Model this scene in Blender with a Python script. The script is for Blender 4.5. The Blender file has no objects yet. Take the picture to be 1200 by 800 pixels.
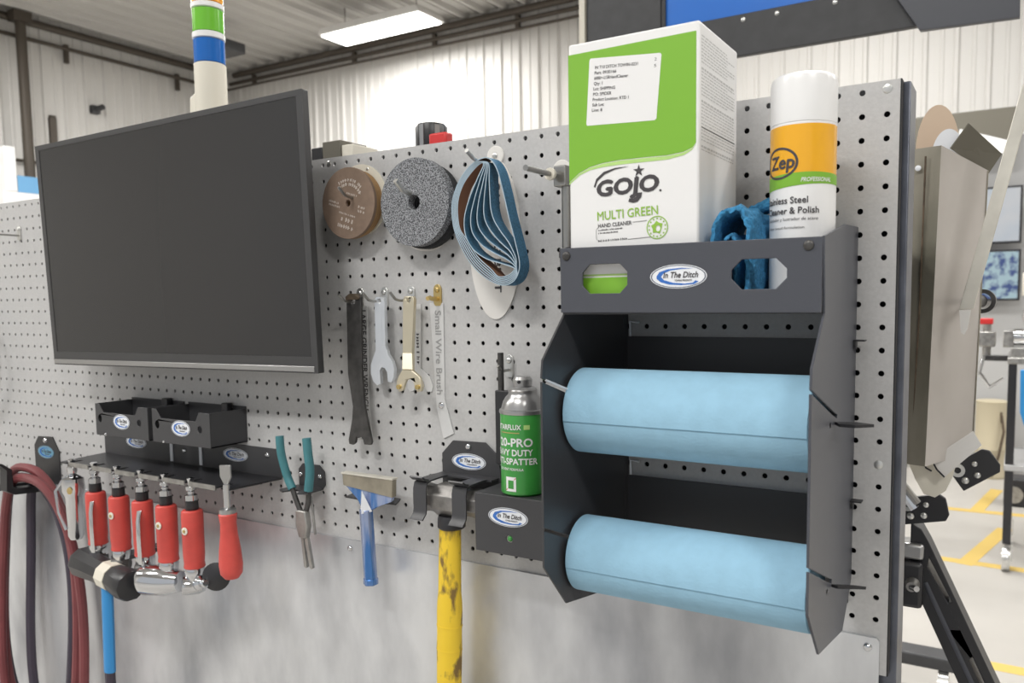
import bpy, bmesh, math, random
from mathutils import Vector, Matrix
from mathutils.geometry import tessellate_polygon
random.seed(7)

# ---------------------------------------------------------------- units: inches, board front = plane y 0,
# x along the board (one hole column per inch), z up (0 = top hole row), floor 68 inches below
S = 0.0254
FLOOR = -68.0
sc = bpy.context.scene
col = sc.collection
def W(p): return Vector((p[0]*S, p[1]*S, (p[2]-FLOOR)*S))

# ---------------------------------------------------------------- camera
CAMP = (6.14994554, -37.2685157, -8.74427954)
YAW, PIT, ROL, FPX = -0.53168254, -0.0842445516, -0.0120397145, 942.343509
f_ = Vector((math.sin(YAW)*math.cos(PIT), math.cos(YAW)*math.cos(PIT), math.sin(PIT)))
r_ = Vector((math.cos(YAW), -math.sin(YAW), 0)); u_ = r_.cross(f_)
r2 = math.cos(ROL)*r_ + math.sin(ROL)*u_; u2 = -math.sin(ROL)*r_ + math.cos(ROL)*u_
cam = bpy.data.cameras.new('camera'); camo = bpy.data.objects.new('camera', cam); col.objects.link(camo)
camo.matrix_world = Matrix(((r2.x, u2.x, -f_.x, 0), (r2.y, u2.y, -f_.y, 0), (r2.z, u2.z, -f_.z, 0), (0, 0, 0, 1)))
camo.location = W(CAMP)
cam.sensor_width = 36; cam.sensor_fit = 'HORIZONTAL'; cam.lens = FPX/1200*36
cam.shift_x = -42.0/1200; cam.shift_y = 33.7/1200
cam.clip_start = 0.02; cam.clip_end = 100
cam.dof.use_dof = True; cam.dof.focus_distance = 1.05; cam.dof.aperture_fstop = 8.0
sc.camera = camo

# ---------------------------------------------------------------- light
world = bpy.data.worlds.new('world'); sc.world = world; world.use_nodes = True
bg = world.node_tree.nodes['Background']; bg.inputs[0].default_value = (0.93, 0.96, 1.0, 1); bg.inputs[1].default_value = 0.95
LAMP_W = 165.0
sc.view_settings.view_transform = 'Standard'; sc.view_settings.look = 'None'
sc.view_settings.exposure = -0.66; sc.view_settings.gamma = 1.0; sc.view_settings.use_curve_mapping = False

# ---------------------------------------------------------------- materials
MATS = {}
def mat(name, c, rough=.5, metal=0., noise=0., nscale=8., stretch=(1, 1, 1), c2=None, bump=0., bscale=None, spec=.5, coat=0., emit=0., alpha=1., detail=4., ramp=(.35, .65)):
    if name in MATS: return MATS[name]
    m = bpy.data.materials.new(name); m.use_nodes = True; nt = m.node_tree; b = nt.nodes['Principled BSDF']
    c = tuple(c)+(1,)
    b.inputs['Base Color'].default_value = c; b.inputs['Roughness'].default_value = rough; b.inputs['Metallic'].default_value = metal
    b.inputs['Specular IOR Level'].default_value = spec; b.inputs['Coat Weight'].default_value = coat
    if emit: b.inputs['Emission Color'].default_value = c; b.inputs['Emission Strength'].default_value = emit
    if alpha < 1: b.inputs['Alpha'].default_value = alpha
    if noise or c2 or bump:
        tc = nt.nodes.new('ShaderNodeTexCoord'); mp = nt.nodes.new('ShaderNodeMapping'); mp.inputs['Scale'].default_value = stretch
        nt.links.new(tc.outputs['Object'], mp.inputs[0])
        nz = nt.nodes.new('ShaderNodeTexNoise'); nz.inputs['Scale'].default_value = nscale; nz.inputs['Detail'].default_value = detail
        nt.links.new(mp.outputs[0], nz.inputs['Vector'])
        if noise or c2:
            cr = nt.nodes.new('ShaderNodeValToRGB')
            cr.color_ramp.elements[0].position = ramp[0]; cr.color_ramp.elements[1].position = ramp[1]
            d = tuple(c2)+(1,) if c2 else tuple(x*(1-noise) for x in c[:3])+(1,)
            cr.color_ramp.elements[0].color = d; cr.color_ramp.elements[1].color = c
            nt.links.new(nz.outputs['Fac'], cr.inputs[0]); nt.links.new(cr.outputs[0], b.inputs['Base Color'])
        if bump:
            src = nz
            if bscale:
                src = nt.nodes.new('ShaderNodeTexNoise'); src.inputs['Scale'].default_value = bscale; nt.links.new(mp.outputs[0], src.inputs['Vector'])
            bp = nt.nodes.new('ShaderNodeBump'); bp.inputs['Strength'].default_value = bump; bp.inputs['Distance'].default_value = .002
            nt.links.new(src.outputs['Fac'], bp.inputs['Height']); nt.links.new(bp.outputs[0], b.inputs['Normal'])
    MATS[name] = m; return m

M_peg = mat('grey hammered paint', (.50, .497, .495), .42, .0, noise=.07, nscale=220, bump=.12, bscale=350)
M_plate = mat('smeared galvanised sheet', (.74, .755, .78), .33, .6, c2=(.36, .37, .40), nscale=3.4, stretch=(1.8, 1.8, .8), detail=9, ramp=(.36, .62))
M_dark = mat('dark cavity paint', (.02, .02, .022), .8)  # shade of the board's cavity put into a near-black colour
M_post = mat('bluish steel post', (.13, .14, .17), .35, .5, noise=.3, nscale=30)
M_black = mat('black powder coat', (.048, .048, .052), .42, bump=.06, bscale=500)
M_blackd = mat('satin black paint', (.022, .022, .025), .38)
M_rackside = mat('charcoal powder coat', (.066, .07, .085), .40, bump=.05, bscale=500)  # lighter copy of the black coat, light put into the rack's lit faces
M_tvbody = mat('television plastic', (.045, .045, .047), .38)
M_screen = mat('television screen', (.026, .026, .027), .24, spec=.5)
M_silver = mat('silver trim', (.42, .42, .42), .3, .8)
M_chrome = mat('chrome', (.66, .67, .69), .13, 1.)
M_zinc = mat('zinc plate', (.70, .70, .68), .3, .9)
M_steel = mat('worn steel', (.46, .45, .43), .38, .85, noise=.35, nscale=40)
M_brass = mat('brass', (.62, .47, .20), .3, .9)
M_darksteel = mat('dark forged steel', (.085, .082, .08), .42, .5, noise=.4, nscale=60)
M_rust = mat('brown steel', (.15, .11, .075), .55, .4, noise=.5, nscale=60)
M_towel = mat('blue paper towel', (.30, .52, .68), .85, noise=.06, nscale=60, bump=.2, bscale=300)
M_towelseam = mat('blue paper edge', (.16, .34, .50), .9)
M_card = mat('cardboard tube', (.42, .33, .22), .9)
M_white = mat('white card', (.80, .80, .80), .5)
M_whitegl = mat('white gloss plastic', (.82, .82, .82), .28)
M_green = mat('lime green print', (.20, .45, .035), .45)
M_green2 = mat('pale lime print', (.45, .68, .22), .45)
M_ink = mat('dark ink', (.055, .05, .055), .5)
M_greyink = mat('grey ink', (.33, .33, .33), .6)
M_limeink = mat('green ink', (.28, .50, .06), .5)
M_yellowcan = mat('amber can print', (.85, .42, .015), .25, coat=.4)
M_bluecloth = mat('blue microfibre', (.05, .27, .52), .95, noise=.35, nscale=250, bump=.9, bscale=400)
M_cangreen = mat('green can print', (.045, .30, .05), .3, coat=.4)
M_red = mat('red', (.62, .03, .03), .45)
M_gripred = mat('red rubber sleeve', (.68, .085, .07), .42, noise=.22, nscale=20)
M_yellow = mat('yellow handle', (.80, .55, .03), .5, c2=(.20, .12, .03), nscale=26, stretch=(2.2, 2.2, 1), ramp=(.36, .47), detail=6)
M_bluemetal = mat('blue anodised', (.07, .20, .50), .25, .6, c2=(.35, .42, .62), nscale=14, stretch=(4, 4, .6), ramp=(.45, .6))
M_teal = mat('teal grip', (.06, .22, .25), .5, noise=.2, nscale=30)
M_hose = mat('maroon hose', (.21, .05, .055), .45, noise=.2, nscale=15)
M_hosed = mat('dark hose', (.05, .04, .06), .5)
M_bluestick = mat('blue handle', (.03, .25, .58), .4)
M_brownwheel = mat('brown abrasive', (.22, .155, .115), .9, noise=.15, nscale=90)
M_brownedge = mat('tan fibre edge', (.36, .22, .10), .9, c2=(.16, .09, .04), nscale=6, stretch=(1, 60, 1))
M_print = mat('faded white print', (.50, .44, .39), .8)
M_greywheel = mat('grey abrasive grit', (.30, .31, .33), .95, c2=(.045, .047, .052), nscale=560, ramp=(.40, .58), bump=.4, detail=2)
M_blackwheel = mat('black abrasive', (.03, .031, .034), .9, noise=.4, nscale=300)
M_belt = mat('blue abrasive belt', (.055, .18, .31), .8, noise=.35, nscale=350)
M_beltedge = mat('pale belt backing', (.20, .10, .06), .8)
M_belthl = mat('belt cut edge', (.36, .46, .54), .8)
M_tag = mat('white tag plate', (.74, .72, .69), .45)
M_tagclear = mat('clear grey tag plate', (.60, .60, .60), .35)
M_stk = mat('sticker white', (.80, .82, .86), .4)
M_stkblue = mat('sticker blue', (.04, .16, .52), .4)
M_stkgrey = mat('sticker rim', (.16, .18, .22), .4)
M_stkteal = mat('sticker aqua', (.14, .34, .48), .4)
M_wall = mat('cream ribbed steel cladding', (.66, .645, .62), .5)
M_ceil = mat('ceiling liner', (.54, .525, .50), .55)
M_floor = mat('sealed concrete', (.47, .45, .42), .4, noise=.14, nscale=1.2, detail=6)
M_line = mat('yellow floor paint', (.62, .44, .12), .5)
M_pipe = mat('brown pipe', (.09, .075, .06), .5, .3)
M_lamp = mat('lamp diffuser', (1, .98, .94), .5, emit=14)
M_lampbody = mat('lamp housing', (.75, .74, .72), .5)
M_beam = mat('charcoal beam', (.055, .056, .06), .5, noise=.2, nscale=20)
M_bluepanel = mat('blue sign panel', (.01, .17, .68), .35)
M_lightblue = mat('light blue panel', (.14, .36, .62), .4)
M_greyp = mat('grey partition', (.42, .42, .42), .5)
M_olive = mat('olive steel', (.13, .12, .095), .5, .2)
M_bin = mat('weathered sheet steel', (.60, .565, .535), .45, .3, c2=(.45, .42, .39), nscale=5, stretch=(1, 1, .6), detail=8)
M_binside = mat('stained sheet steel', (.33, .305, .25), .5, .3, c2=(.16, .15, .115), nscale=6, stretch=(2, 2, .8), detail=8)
M_barsteel = mat('bright flat bar', (.74, .71, .63), .4, .4, noise=.25, nscale=12)
M_beige = mat('beige disc', (.62, .48, .36), .7)
M_cream = mat('cream plastic', (.74, .70, .60), .45)
M_tan = mat('tan blade', (.30, .27, .21), .6, .2, noise=.3, nscale=40)
M_darkchrome = mat('dark threaded steel', (.36, .355, .34), .28, .9)
M_paleink = mat('pale grey ink', (.50, .50, .50), .6)
M_drum = mat('beige drum', (.52, .46, .33), .5)
M_amberlens = mat('amber lens', (.85, .36, .02), .2)
M_greenlens = mat('green lens', (.16, .50, .04), .2)
M_bluelens = mat('blue lens', (.01, .13, .48), .2)
def screen_mat(name, kind):
    m = bpy.data.materials.new(name); m.use_nodes = True; nt = m.node_tree; b = nt.nodes['Principled BSDF']
    tc = nt.nodes.new('ShaderNodeTexCoord'); nz = nt.nodes.new('ShaderNodeTexNoise'); nz.inputs['Scale'].default_value = 14 if kind else 3
    nt.links.new(tc.outputs['Object'], nz.inputs['Vector']); cr = nt.nodes.new('ShaderNodeValToRGB')
    e = cr.color_ramp.elements
    if kind:
        e[0].position = .38; e[0].color = (.02, .08, .35, 1); e[1].position = .56; e[1].color = (.62, .86, .95, 1)
    else:
        e[0].position = .2; e[0].color = (.70, .82, .95, 1); e[1].position = .6; e[1].color = (.95, .97, 1, 1)
    nt.links.new(nz.outputs['Fac'], cr.inputs[0]); nt.links.new(cr.outputs[0], b.inputs['Emission Color']); b.inputs['Emission Strength'].default_value = .8
    b.inputs['Base Color'].default_value = (.02, .02, .02, 1)
    return m

# ---------------------------------------------------------------- mesh helpers
def V(*a): return Vector(a)
class MB:
    def __init__(s): s.v = []; s.f = []
    def add(s, vs, fs):
        o = len(s.v); s.v += [Vector(p) for p in vs]; s.f += [tuple(i+o for i in f) for f in fs]; return s
    def box(s, x0, x1, y0, y1, z0, z1):
        return s.add([(x, y, z) for x in (x0, x1) for y in (y0, y1) for z in (z0, z1)], [(0, 1, 3, 2), (4, 6, 7, 5), (0, 4, 5, 1), (2, 3, 7, 6), (0, 2, 6, 4), (1, 5, 7, 3)])
    def prism(s, poly, axis, a, b, holes=()):
        mk = {'x': lambda p, t: (t, p[0], p[1]), 'y': lambda p, t: (p[0], t, p[1]), 'z': lambda p, t: (p[0], p[1], t)}[axis]
        loops = [list(poly)]+[list(h) for h in holes]; flat = [p for l in loops for p in l]; n = len(flat)
        tris = tessellate_polygon([[Vector((p[0], p[1], 0)) for p in l] for l in loops])
        fs = [tuple(t) for t in tris]+[tuple(i+n for i in reversed(t)) for t in tris]
        k = 0
        for l in loops:
            m = len(l)
            for i in range(m):
                j = (i+1) % m; fs.append((k+i, k+j, k+j+n, k+i+n))
            k += m
        return s.add([mk(p, a) for p in flat]+[mk(p, b) for p in flat], fs)
    def cyl(s, p0, p1, r0, r1=None, n=20, caps=True):
        return s.tube([p0, p1], [r0, r0 if r1 is None else r1], n, caps)
    def tube(s, path, r, n=10, caps=True, flat=1.0, ref=None):
        P = [Vector(p) for p in path]; m = len(P); R = r if isinstance(r, (list, tuple)) else [r]*m
        vs = []; fs = []; prev = None
        for i in range(m):
            t = (P[min(i+1, m-1)]-P[max(i-1, 0)]).normalized()
            if prev is None:
                a = Vector(ref) if ref else (Vector((0, 0, 1)) if abs(t.z) < .9 else Vector((1, 0, 0)))
            else: a = prev
            a = (a-t*a.dot(t)).normalized(); prev = a; b = t.cross(a)
            for k in range(n):
                th = 2*math.pi*k/n; vs.append(P[i]+R[i]*(math.cos(th)*a+math.sin(th)*flat*b))
        for i in range(m-1):
            for k in range(n):
                k2 = (k+1) % n; fs.append((i*n+k, i*n+k2, (i+1)*n+k2, (i+1)*n+k))
        if caps: fs += [tuple(reversed(range(n))), tuple((m-1)*n+k for k in range(n))]
        return s.add(vs, fs)
    def lathe(s, prof, c=(0, 0, 0), ax=(0, 0, 1), n=32):
        ax = Vector(ax).normalized(); a = Vector((1, 0, 0)) if abs(ax.x) < .9 else Vector((0, 1, 0)); a = (a-ax*a.dot(ax)).normalized(); b = ax.cross(a); c = Vector(c)
        vs = []; fs = []; m = len(prof)
        for r, h in prof:
            for k in range(n):
                th = 2*math.pi*k/n; vs.append(c+ax*h+r*(math.cos(th)*a+math.sin(th)*b))
        for i in range(m-1):
            for k in range(n):
                k2 = (k+1) % n; fs.append((i*n+k, i*n+k2, (i+1)*n+k2, (i+1)*n+k))
        if prof[0][0] > 1e-6: fs.append(tuple(reversed(range(n))))
        if prof[-1][0] > 1e-6: fs.append(tuple((m-1)*n+k for k in range(n)))
        return s.add(vs, fs)
    def ribbon(s, path, y0, y1, th, closed=True):
        # band following a path of (x, z), standing on edge between y0 and y1
        P = [Vector((p[0], 0, p[1])) for p in path]; n = len(P); vs = []; fs = []
        for i in range(n):
            t = P[(i+1) % n]-P[i-1] if closed else P[min(i+1, n-1)]-P[max(i-1, 0)]
            t.normalize(); nn = Vector((-t.z, 0, t.x))*th/2
            for q in (P[i]+nn, P[i]-nn):
                vs += [(q.x, y0, q.z), (q.x, y1, q.z)]
        for i in range(n if closed else n-1):
            a = 4*i; b = 4*((i+1) % n)
            fs += [(a, b, b+1, a+1), (a+2, a+3, b+3, b+2), (a, a+2, b+2, b), (a+1, b+1, b+3, a+3)]
        return s.add(vs, fs)
    def xf(s, fn, start=0):
        for i in range(start, len(s.v)): s.v[i] = Vector(fn(s.v[i]))
        return s
    def rot(s, ang, axis, piv, start=0):
        R = Matrix.Rotation(ang, 3, axis); piv = Vector(piv)
        return s.xf(lambda p: R @ (p-piv)+piv, start)
    def build(s, name, m, parent=None, bevel=0., ang=35, **props):
        me = bpy.data.meshes.new(name)
        off = ORG(parent)
        me.from_pydata([tuple(W(p)-off) for p in s.v], [], s.f)
        bm = bmesh.new(); bm.from_mesh(me); bmesh.ops.recalc_face_normals(bm, faces=bm.faces); bm.to_mesh(me); bm.free()
        me.polygons.foreach_set('use_smooth', [True]*len(me.polygons)); me.set_sharp_from_angle(angle=math.radians(ang))
        me.materials.append(m); me.update()
        o = bpy.data.objects.new(name, me); col.objects.link(o)
        if parent is not None: o.parent = parent
        if bevel:
            b = o.modifiers.new('bevel', 'BEVEL'); b.width = bevel*S; b.segments = 2; b.limit_method = 'ANGLE'; b.angle_limit = math.radians(40)
        tagp(o, **props)
        return o
def ORG(o):
    v = Vector((0, 0, 0))
    while o is not None: v += o.location; o = o.parent
    return v
def tagp(o, label=None, cat=None, group=None, kind=None):
    if label: o['label'] = label
    if cat: o['category'] = cat
    if group: o['group'] = group
    if kind: o['kind'] = kind
def thing(name, base, label, cat, group=None, kind=None):
    e = bpy.data.objects.new(name, None); col.objects.link(e); e.location = W(base); e.empty_display_size = .02
    tagp(e, label, cat, group, kind); return e

TXT = {}
def text_geo(body, res=3):
    k = body
    if k not in TXT:
        c = bpy.data.curves.new('t', 'FONT'); c.body = body; c.size = 1.0; c.resolution_u = res; c.align_x = 'LEFT'
        o = bpy.data.objects.new('t', c); col.objects.link(o)
        me = bpy.data.meshes.new_from_object(o)
        TXT[k] = ([Vector(v.co) for v in me.vertices], [tuple(p.vertices) for p in me.polygons])
        bpy.data.objects.remove(o); bpy.data.curves.remove(c); bpy.data.meshes.remove(me)
    return TXT[k]
def text(mb, body, fn, width=None, height=1., bold=0., align='c', slant=0.):
    """fn maps (u, v) inches to a world point; text fitted to cap height and optional width"""
    vs, fs = text_geo(body)
    if not vs: return mb
    x0 = min(v.x for v in vs); x1 = max(v.x for v in vs)
    sv = height/.70; su = width/(x1-x0) if width else sv
    off = {'c': -(x0+x1)/2, 'l': -x0, 'r': -x1}[align]
    for k, (du, dv) in enumerate(((0, 0),) if not bold else ((-bold, 0), (bold, 0), (0, bold), (0, -bold))):
        mb.add([Vector(fn((v.x+off+du)*su+v.y*sv*slant, (v.y+dv)*sv))-Vector((0, .0025*k, 0)) for v in vs], fs)
    return mb
def marks(mb, fn, width, height):
    """worn print too small to read: a row of short strokes"""
    u = -width/2
    while u < width/2-.03:
        w = random.uniform(.03, .07)*height/.14; h = height*random.uniform(.75, 1)
        mb.add([fn(u, 0), fn(u+w, 0), fn(u+w, h), fn(u, h)], [(0, 1, 2, 3)])
        if random.random() < .6: mb.add([fn(u+w, h*.4), fn(u+w*1.7, h*.4), fn(u+w*1.7, h*.65), fn(u+w, h*.65)], [(0, 1, 2, 3)])
        u += w*random.choice((1.9, 2.0, 2.3, 3.0))
    return mb
def yplane(x, y, z, ang=0.):
    ca, sa = math.cos(ang), math.sin(ang)
    return lambda u, v: (x+u*ca-v*sa, y, z+u*sa+v*ca)
def cylmap(cx, cy, z, R, th0=0.):
    return lambda u, v: (cx+R*math.sin(th0+u/R), cy-R*math.cos(th0+u/R), z+v)
def ell(cx, cz, a, b, n=36): return [(cx+a*math.cos(2*math.pi*i/n), cz+b*math.sin(2*math.pi*i/n)) for i in range(n)]
def spline(pts, n=8, closed=False):
    P = [Vector(p) for p in pts]; m = len(P); out = []
    for i in range(m if closed else m-1):
        if closed: a, b, c, d = P[i-1], P[i], P[(i+1) % m], P[(i+2) % m]
        else: a, b, c, d = P[max(i-1, 0)], P[i], P[i+1], P[min(i+2, m-1)]
        for k in range(n):
            t = k/n; out.append(.5*((2*b)+(c-a)*t+(2*a-5*b+4*c-d)*t*t+(3*b-a-3*c+d)*t*t*t))
    if not closed: out.append(P[-1])
    return out
def dome(mb, c, r, h, ax=(0, -1, 0), n=14):
    return mb.lathe([(r, 0), (r*.93, h*.45), (r*.7, h*.8), (r*.35, h*.97), (0.0, h)], c, ax, n)
def screw(parent, x, y, z, r=.2, h=.1, m=None, name='screw', ax=(0, -1, 0)):
    o = dome(MB(), (x, y, z), r, h, ax).build(name, m or M_zinc, parent)
    return o
def sticker(parent, x, y, z, w, h, blue=False):
    """oval maker's sticker on a face that looks towards -y"""
    st = MB().prism(ell(x, z, w/2, h/2), 'y', y, y-.012).build('sticker', M_stkteal if blue else M_stk, parent, label='oval maker sticker with blue swoosh')
    yy = y-.016
    MB().prism(ell(x, z, w/2*.97, h/2*.95), 'y', yy, yy-.004, holes=[ell(x, z, w/2*.925, h/2*.88)]).build('rim', M_stkgrey, st)
    sw = [(-.38, .03), (-.33, .20), (-.18, .31), (.05, .35), (.26, .31), (.04, .30), (-.14, .25), (-.26, .13), (-.30, 0), (-.25, -.14), (-.08, -.26), (.12, -.30), (.26, -.27), (.30, -.18), (.36, -.22), (.28, -.33), (.06, -.36), (-.16, -.33), (-.31, -.22), (-.38, -.08)]
    MB().prism([(x+a*w, z+b*h) for a, b in sw], 'y', yy, yy-.004).build('swoosh', M_stkblue if not blue else M_bluelens, st)
    t = MB(); text(t, 'In The Ditch', yplane(x+.04*w, yy-.006, z-.05*h), .60*w, .24*h, bold=.022, slant=.22)
    text(t, 'TOWING PRODUCTS', yplane(x+.09*w, yy-.006, z-.2*h), .3*w, .075*h, bold=.01)
    t.build('lettering', M_ink, st)
    return st
def octa(x0, x1, z0, z1, c):
    return [(x0+c, z0), (x1-c, z0), (x1, z0+c), (x1, z1-c), (x1-c, z1), (x0+c, z1), (x0, z1-c), (x0, z0+c)]

# ================================================================ the setting
X0, X1, Y0, Y1, ZC = -415.0, 300.0, -240.0, 300.0, 134.0
MB().box(X0-6, X1+6, Y0-200, Y1+6, FLOOR-6, FLOOR).build('floor', M_floor, None, kind='structure')
floor_o = bpy.data.objects['floor']
def line(x0, y0, x1, y1, w=3.):
    d = Vector((x1-x0, y1-y0)).normalized(); n = Vector((-d.y, d.x))*w/2
    MB().prism([(x0+n.x, y0+n.y), (x1+n.x, y1+n.y), (x1-n.x, y1-n.y), (x0-n.x, y0-n.y)], 'z', FLOOR+.002, FLOOR+.03+.012*len(floor_o.children)).build('floor_line', M_line, floor_o, label='yellow painted floor line')
line(-60, 107.5, 60, 106, 3.2); line(-60, 164, 60, 160, 3.2); line(-3, 160, 4.4, 196, 3.4); line(-20, 211, 40, 214, 3.4); line(-3, 211, 1.5, 243, 3.4)
def ribbed(a0, a1, pitch, h, fn, minor=True):
    """profile of ribbed cladding along a; fn(a, d, t) -> point, t in (0, 1) the other way"""
    pts = []; a = a0
    while a < a1:
        pts += [(a, 0), (a+pitch*.36, 0), (a+pitch*.36+.35, h*.35), (a+pitch*.36+1.2, h*.35), (a+pitch*.36+1.55, 0), (a+pitch*.78, 0), (a+pitch*.78+.6, h), (a+pitch-.6, h)]; a += pitch
    pts = [p for p in pts if p[0] <= a1]+[(a1, 0)]
    mb = MB(); n = len(pts)
    mb.add([fn(p[0], p[1], 0) for p in pts]+[fn(p[0], p[1], 1) for p in pts], [(i, i+1, n+i+1, n+i) for i in range(n-1)])
    return mb
mb = ribbed(X0, X1, 10.5, 1.1, lambda a, d, t: (a, Y1-d, FLOOR if t == 0 else ZC)); mb.box(X0, X1, Y1+.2, Y1+4, FLOOR, ZC)
mb.build('wall_back', M_wall, None, ang=20, kind='structure')
mb = ribbed(Y0, Y1, 10.5, 1.1, lambda a, d, t: (X0+d, a, FLOOR if t == 0 else ZC)); mb.box(X0-4, X0-.2, Y0, Y1, FLOOR, ZC)
mb.build('wall_left', M_wall, None, ang=20, kind='structure')
mb = MB().box(X1, X1+4, Y0, Y1, FLOOR, ZC); mb.build('wall_right', M_wall, None, kind='structure')
# unseen front wall; bay opening added to let soft frontal light in
mb = MB().prism([(X0, FLOOR), (-290, FLOOR), (-290, 110), (200, 110), (200, FLOOR), (X1, FLOOR), (X1, ZC), (X0, ZC)], 'y', Y0-4, Y0); mb.build('wall_front', M_wall, None, kind='structure')
mb = ribbed(X0, X1, 12., 2.4, lambda a, d, t: (a, Y0 if t == 0 else Y1, ZC-d)); mb.box(X0, X1, Y0, Y1, ZC+.2, ZC+4)
mb.build('ceiling', M_ceil, None, ang=20, kind='structure')

# ---- conduits on the walls
def pipe(path, r, label, cat='pipe', m=None, clips=()):
    t = thing('conduit_pipe', path[0], label, cat)
    MB().tube(path, r, 10).build('pipe', m or M_pipe, t)
    for c in clips: MB().box(c[0]-1, c[0]+1, c[1]-1, c[1]+1, c[2], c[3]).build('clip', M_pipe, t)
    return t
pipe([(X0+8, Y1-3.2, 129.4), (X1-2, Y1-3.2, 129.4)], 1.7, 'thick brown pipe along the top of the far ribbed wall')
pipe([(X0+4, Y1-3, 124.8), (X1-2, Y1-3, 124.8)], 1.1, 'thinner brown pipe below the thick one on the far wall', clips=[(x, Y1-2.6, 121.8, 127.5) for x in (-390, -310, -255, -205, -150)])
pipe([(X0+4, Y1-6, 120.6), (-380, Y1-6, 120.8), (-200, Y1-3.5, 120.8), (X1-2, Y1-3.5, 120.8)], .7, 'slim dark cable run lowest on the far ribbed wall')
pipe([(X0+3.2, Y0+10, 129.0), (X0+3.2, Y1-6, 129.0)], 1.9, 'thick brown pipe under the ceiling of the left wall')
pipe([(X0+3, Y0+10, 121), (X0+3, Y1-8, 121)], 1.0, 'thinner brown pipe on the left wall', clips=[(X0+2.6, y, 114, 123) for y in (200, 262)])
pipe([(X0+2.5, Y0+10, 62.5), (X0+2.5, 190, 62.5)], .8, 'brown pipe low on the left wall')
t = thing('downpipe', (X0+4, 176, 46), 'dark brown vertical downpipe with a foot bracket on the left wall', 'pipe')
MB().tube([(X0+8.5, 176, 131), (X0+8.5, 176, 50)], 2.3, 12).build('pipe', M_pipe, t); MB().box(X0+1.2, X0+11, 172, 186, 46, 50).build('bracket', M_beam, t); MB().box(X0+5.6, X0+11.5, 172, 180, 126, 131).build('collar', M_pipe, t)
t = thing('wall_bracket', (X0, 214, 92), 'small black bracket stub on the left wall', 'bracket')
MB().box(X0, X0+3, 212, 216, 92, 96).build('plate', M_beam, t); MB().cyl((X0+3, 214, 94), (X0+7, 215, 95), 1.4).build('stub', M_beam, t)
t = thing('wall_strip', (X0, 192, 70), 'short brown vertical strip on the left wall', 'strip')
MB().box(X0, X0+1.6, 190.5, 194, 71, 86).build('strip', M_pipe, t, bevel=.2); MB().box(X0, X0+2, 191, 193.5, 86, 87).build('cap', M_pipe, t)
t = thing('white_cabinet', (-391, 168, FLOOR), 'white cabinet with a light blue top panel beyond the left end', 'cabinet')
MB().box(-398, -385, 153, 182, FLOOR, 43.5).build('body', M_whitegl, t); MB().box(-396, -385.2, 159.5, 182, 43.6, 51).build('blue_panel', M_lightblue, t); MB().box(-398, -384.9, 154.5, 159.4, 43.5, 63.5).build('end_post', M_whitegl, t, bevel=.5)
t = thing('ceiling_speaker', (-338, 236, 120), 'dark box hanging from a thin rod under the ceiling', 'speaker')
MB().box(-346, -331, 230, 243, 116, 121).build('box', M_beam, t, bevel=.4); MB().cyl((-338, 236, 121), (-338, 236, 134), .4, n=8).build('rod', M_pipe, t)

# ---- ceiling lights (each lamp's own light stays here)
def ceiling_light(x, y, label):
    t = thing('ceiling_light', (x, y, 119), label, 'lamp', 'ceiling panel lights')
    MB().prism([(-31+x, 119.6), (31+x, 119.6), (29+x, 122.6), (-29+x, 122.6)], 'y', y-9.5, y+9.5).build('housing', M_lampbody, t, bevel=.3)
    MB().box(x-29.5, x+29.5, y-8.2, y+8.2, 119.0, 119.55).build('diffuser', M_lamp, t)
    for dx in (-22, 22): MB().cyl((x+dx, y, 122), (x+dx, y, 134), .25, n=6).build('hanger', M_pipe, t)
    ld = bpy.data.lights.new('lamp_light', 'AREA'); ld.shape = 'RECTANGLE'; ld.size = 58*S; ld.size_y = 16*S; ld.energy = LAMP_W; ld.color = (1.0, .985, .955)
    lo = bpy.data.objects.new('lamp_light', ld); col.objects.link(lo); lo.location = W((x, y, 118.8)); return t
ceiling_light(-257, 259, 'bright white panel light hanging near the far wall')
LL = ['panel light by the far wall behind the overhead beam', 'panel light by the far wall at the right end of the hall', 'panel light near the left wall beyond the board', 'panel light beyond the board above the television', 'panel light beyond the board above the green carton', 'panel light beyond the board at the right of the hall', 'panel light behind the viewer near the left wall', 'panel light behind the viewer left of the middle', 'panel light behind the viewer straight before the board', 'panel light behind the viewer at the right']
for i, (x, y) in enumerate([(-60, 205), (130, 215), (-330, 90), (-200, 90), (-10, 110), (150, 90), (-300, -110), (-150, -90), (-30, -120), (110, -110)]):  # lamps out of view, added to light the board and hall
    ceiling_light(x, y, LL[i])

# ---- overhead frame behind the board, top right
t = thing('overhead_frame', (-44, 62, FLOOR), 'charcoal steel column and overhead beam with bolts behind the green box', 'frame')
MB().box(-44.5, -34.0, 60, 66, FLOOR, 60).build('column', M_beam, t, bevel=.15); MB().box(-45.4, -44.6, 59.6, 66, FLOOR, 60).build('cream_edge', M_cream, t)
MB().box(-33.9, -3.4, 60, 60.9, 20.35, 25.2).build('beam', M_beam, t, bevel=.1)
for x in (-23.5, -19.5, -13, -8): screw(t, x, 60, 24.5, .3, .15, M_zinc, 'bolt')
MB().prism([(-6.6, 23.6), (-4.1, 19.6), (5.1, 19.3), (4.9, 30), (-8, 30)], 'y', 59.1, 59.9).build('gusset_plate', M_rackside, t, bevel=.05)
t = thing('blue_sign', (-20, 61, 25.25), 'blue sign panel standing on the charcoal overhead beam', 'sign')
MB().box(-33.7, -3.4, 60.3, 61.3, 25.25, 44).build('panel', M_bluepanel, t); MB().box(-33.9, -33.4, 60, 62, 25.25, 44).build('frame_edge', M_blackd, t)

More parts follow.
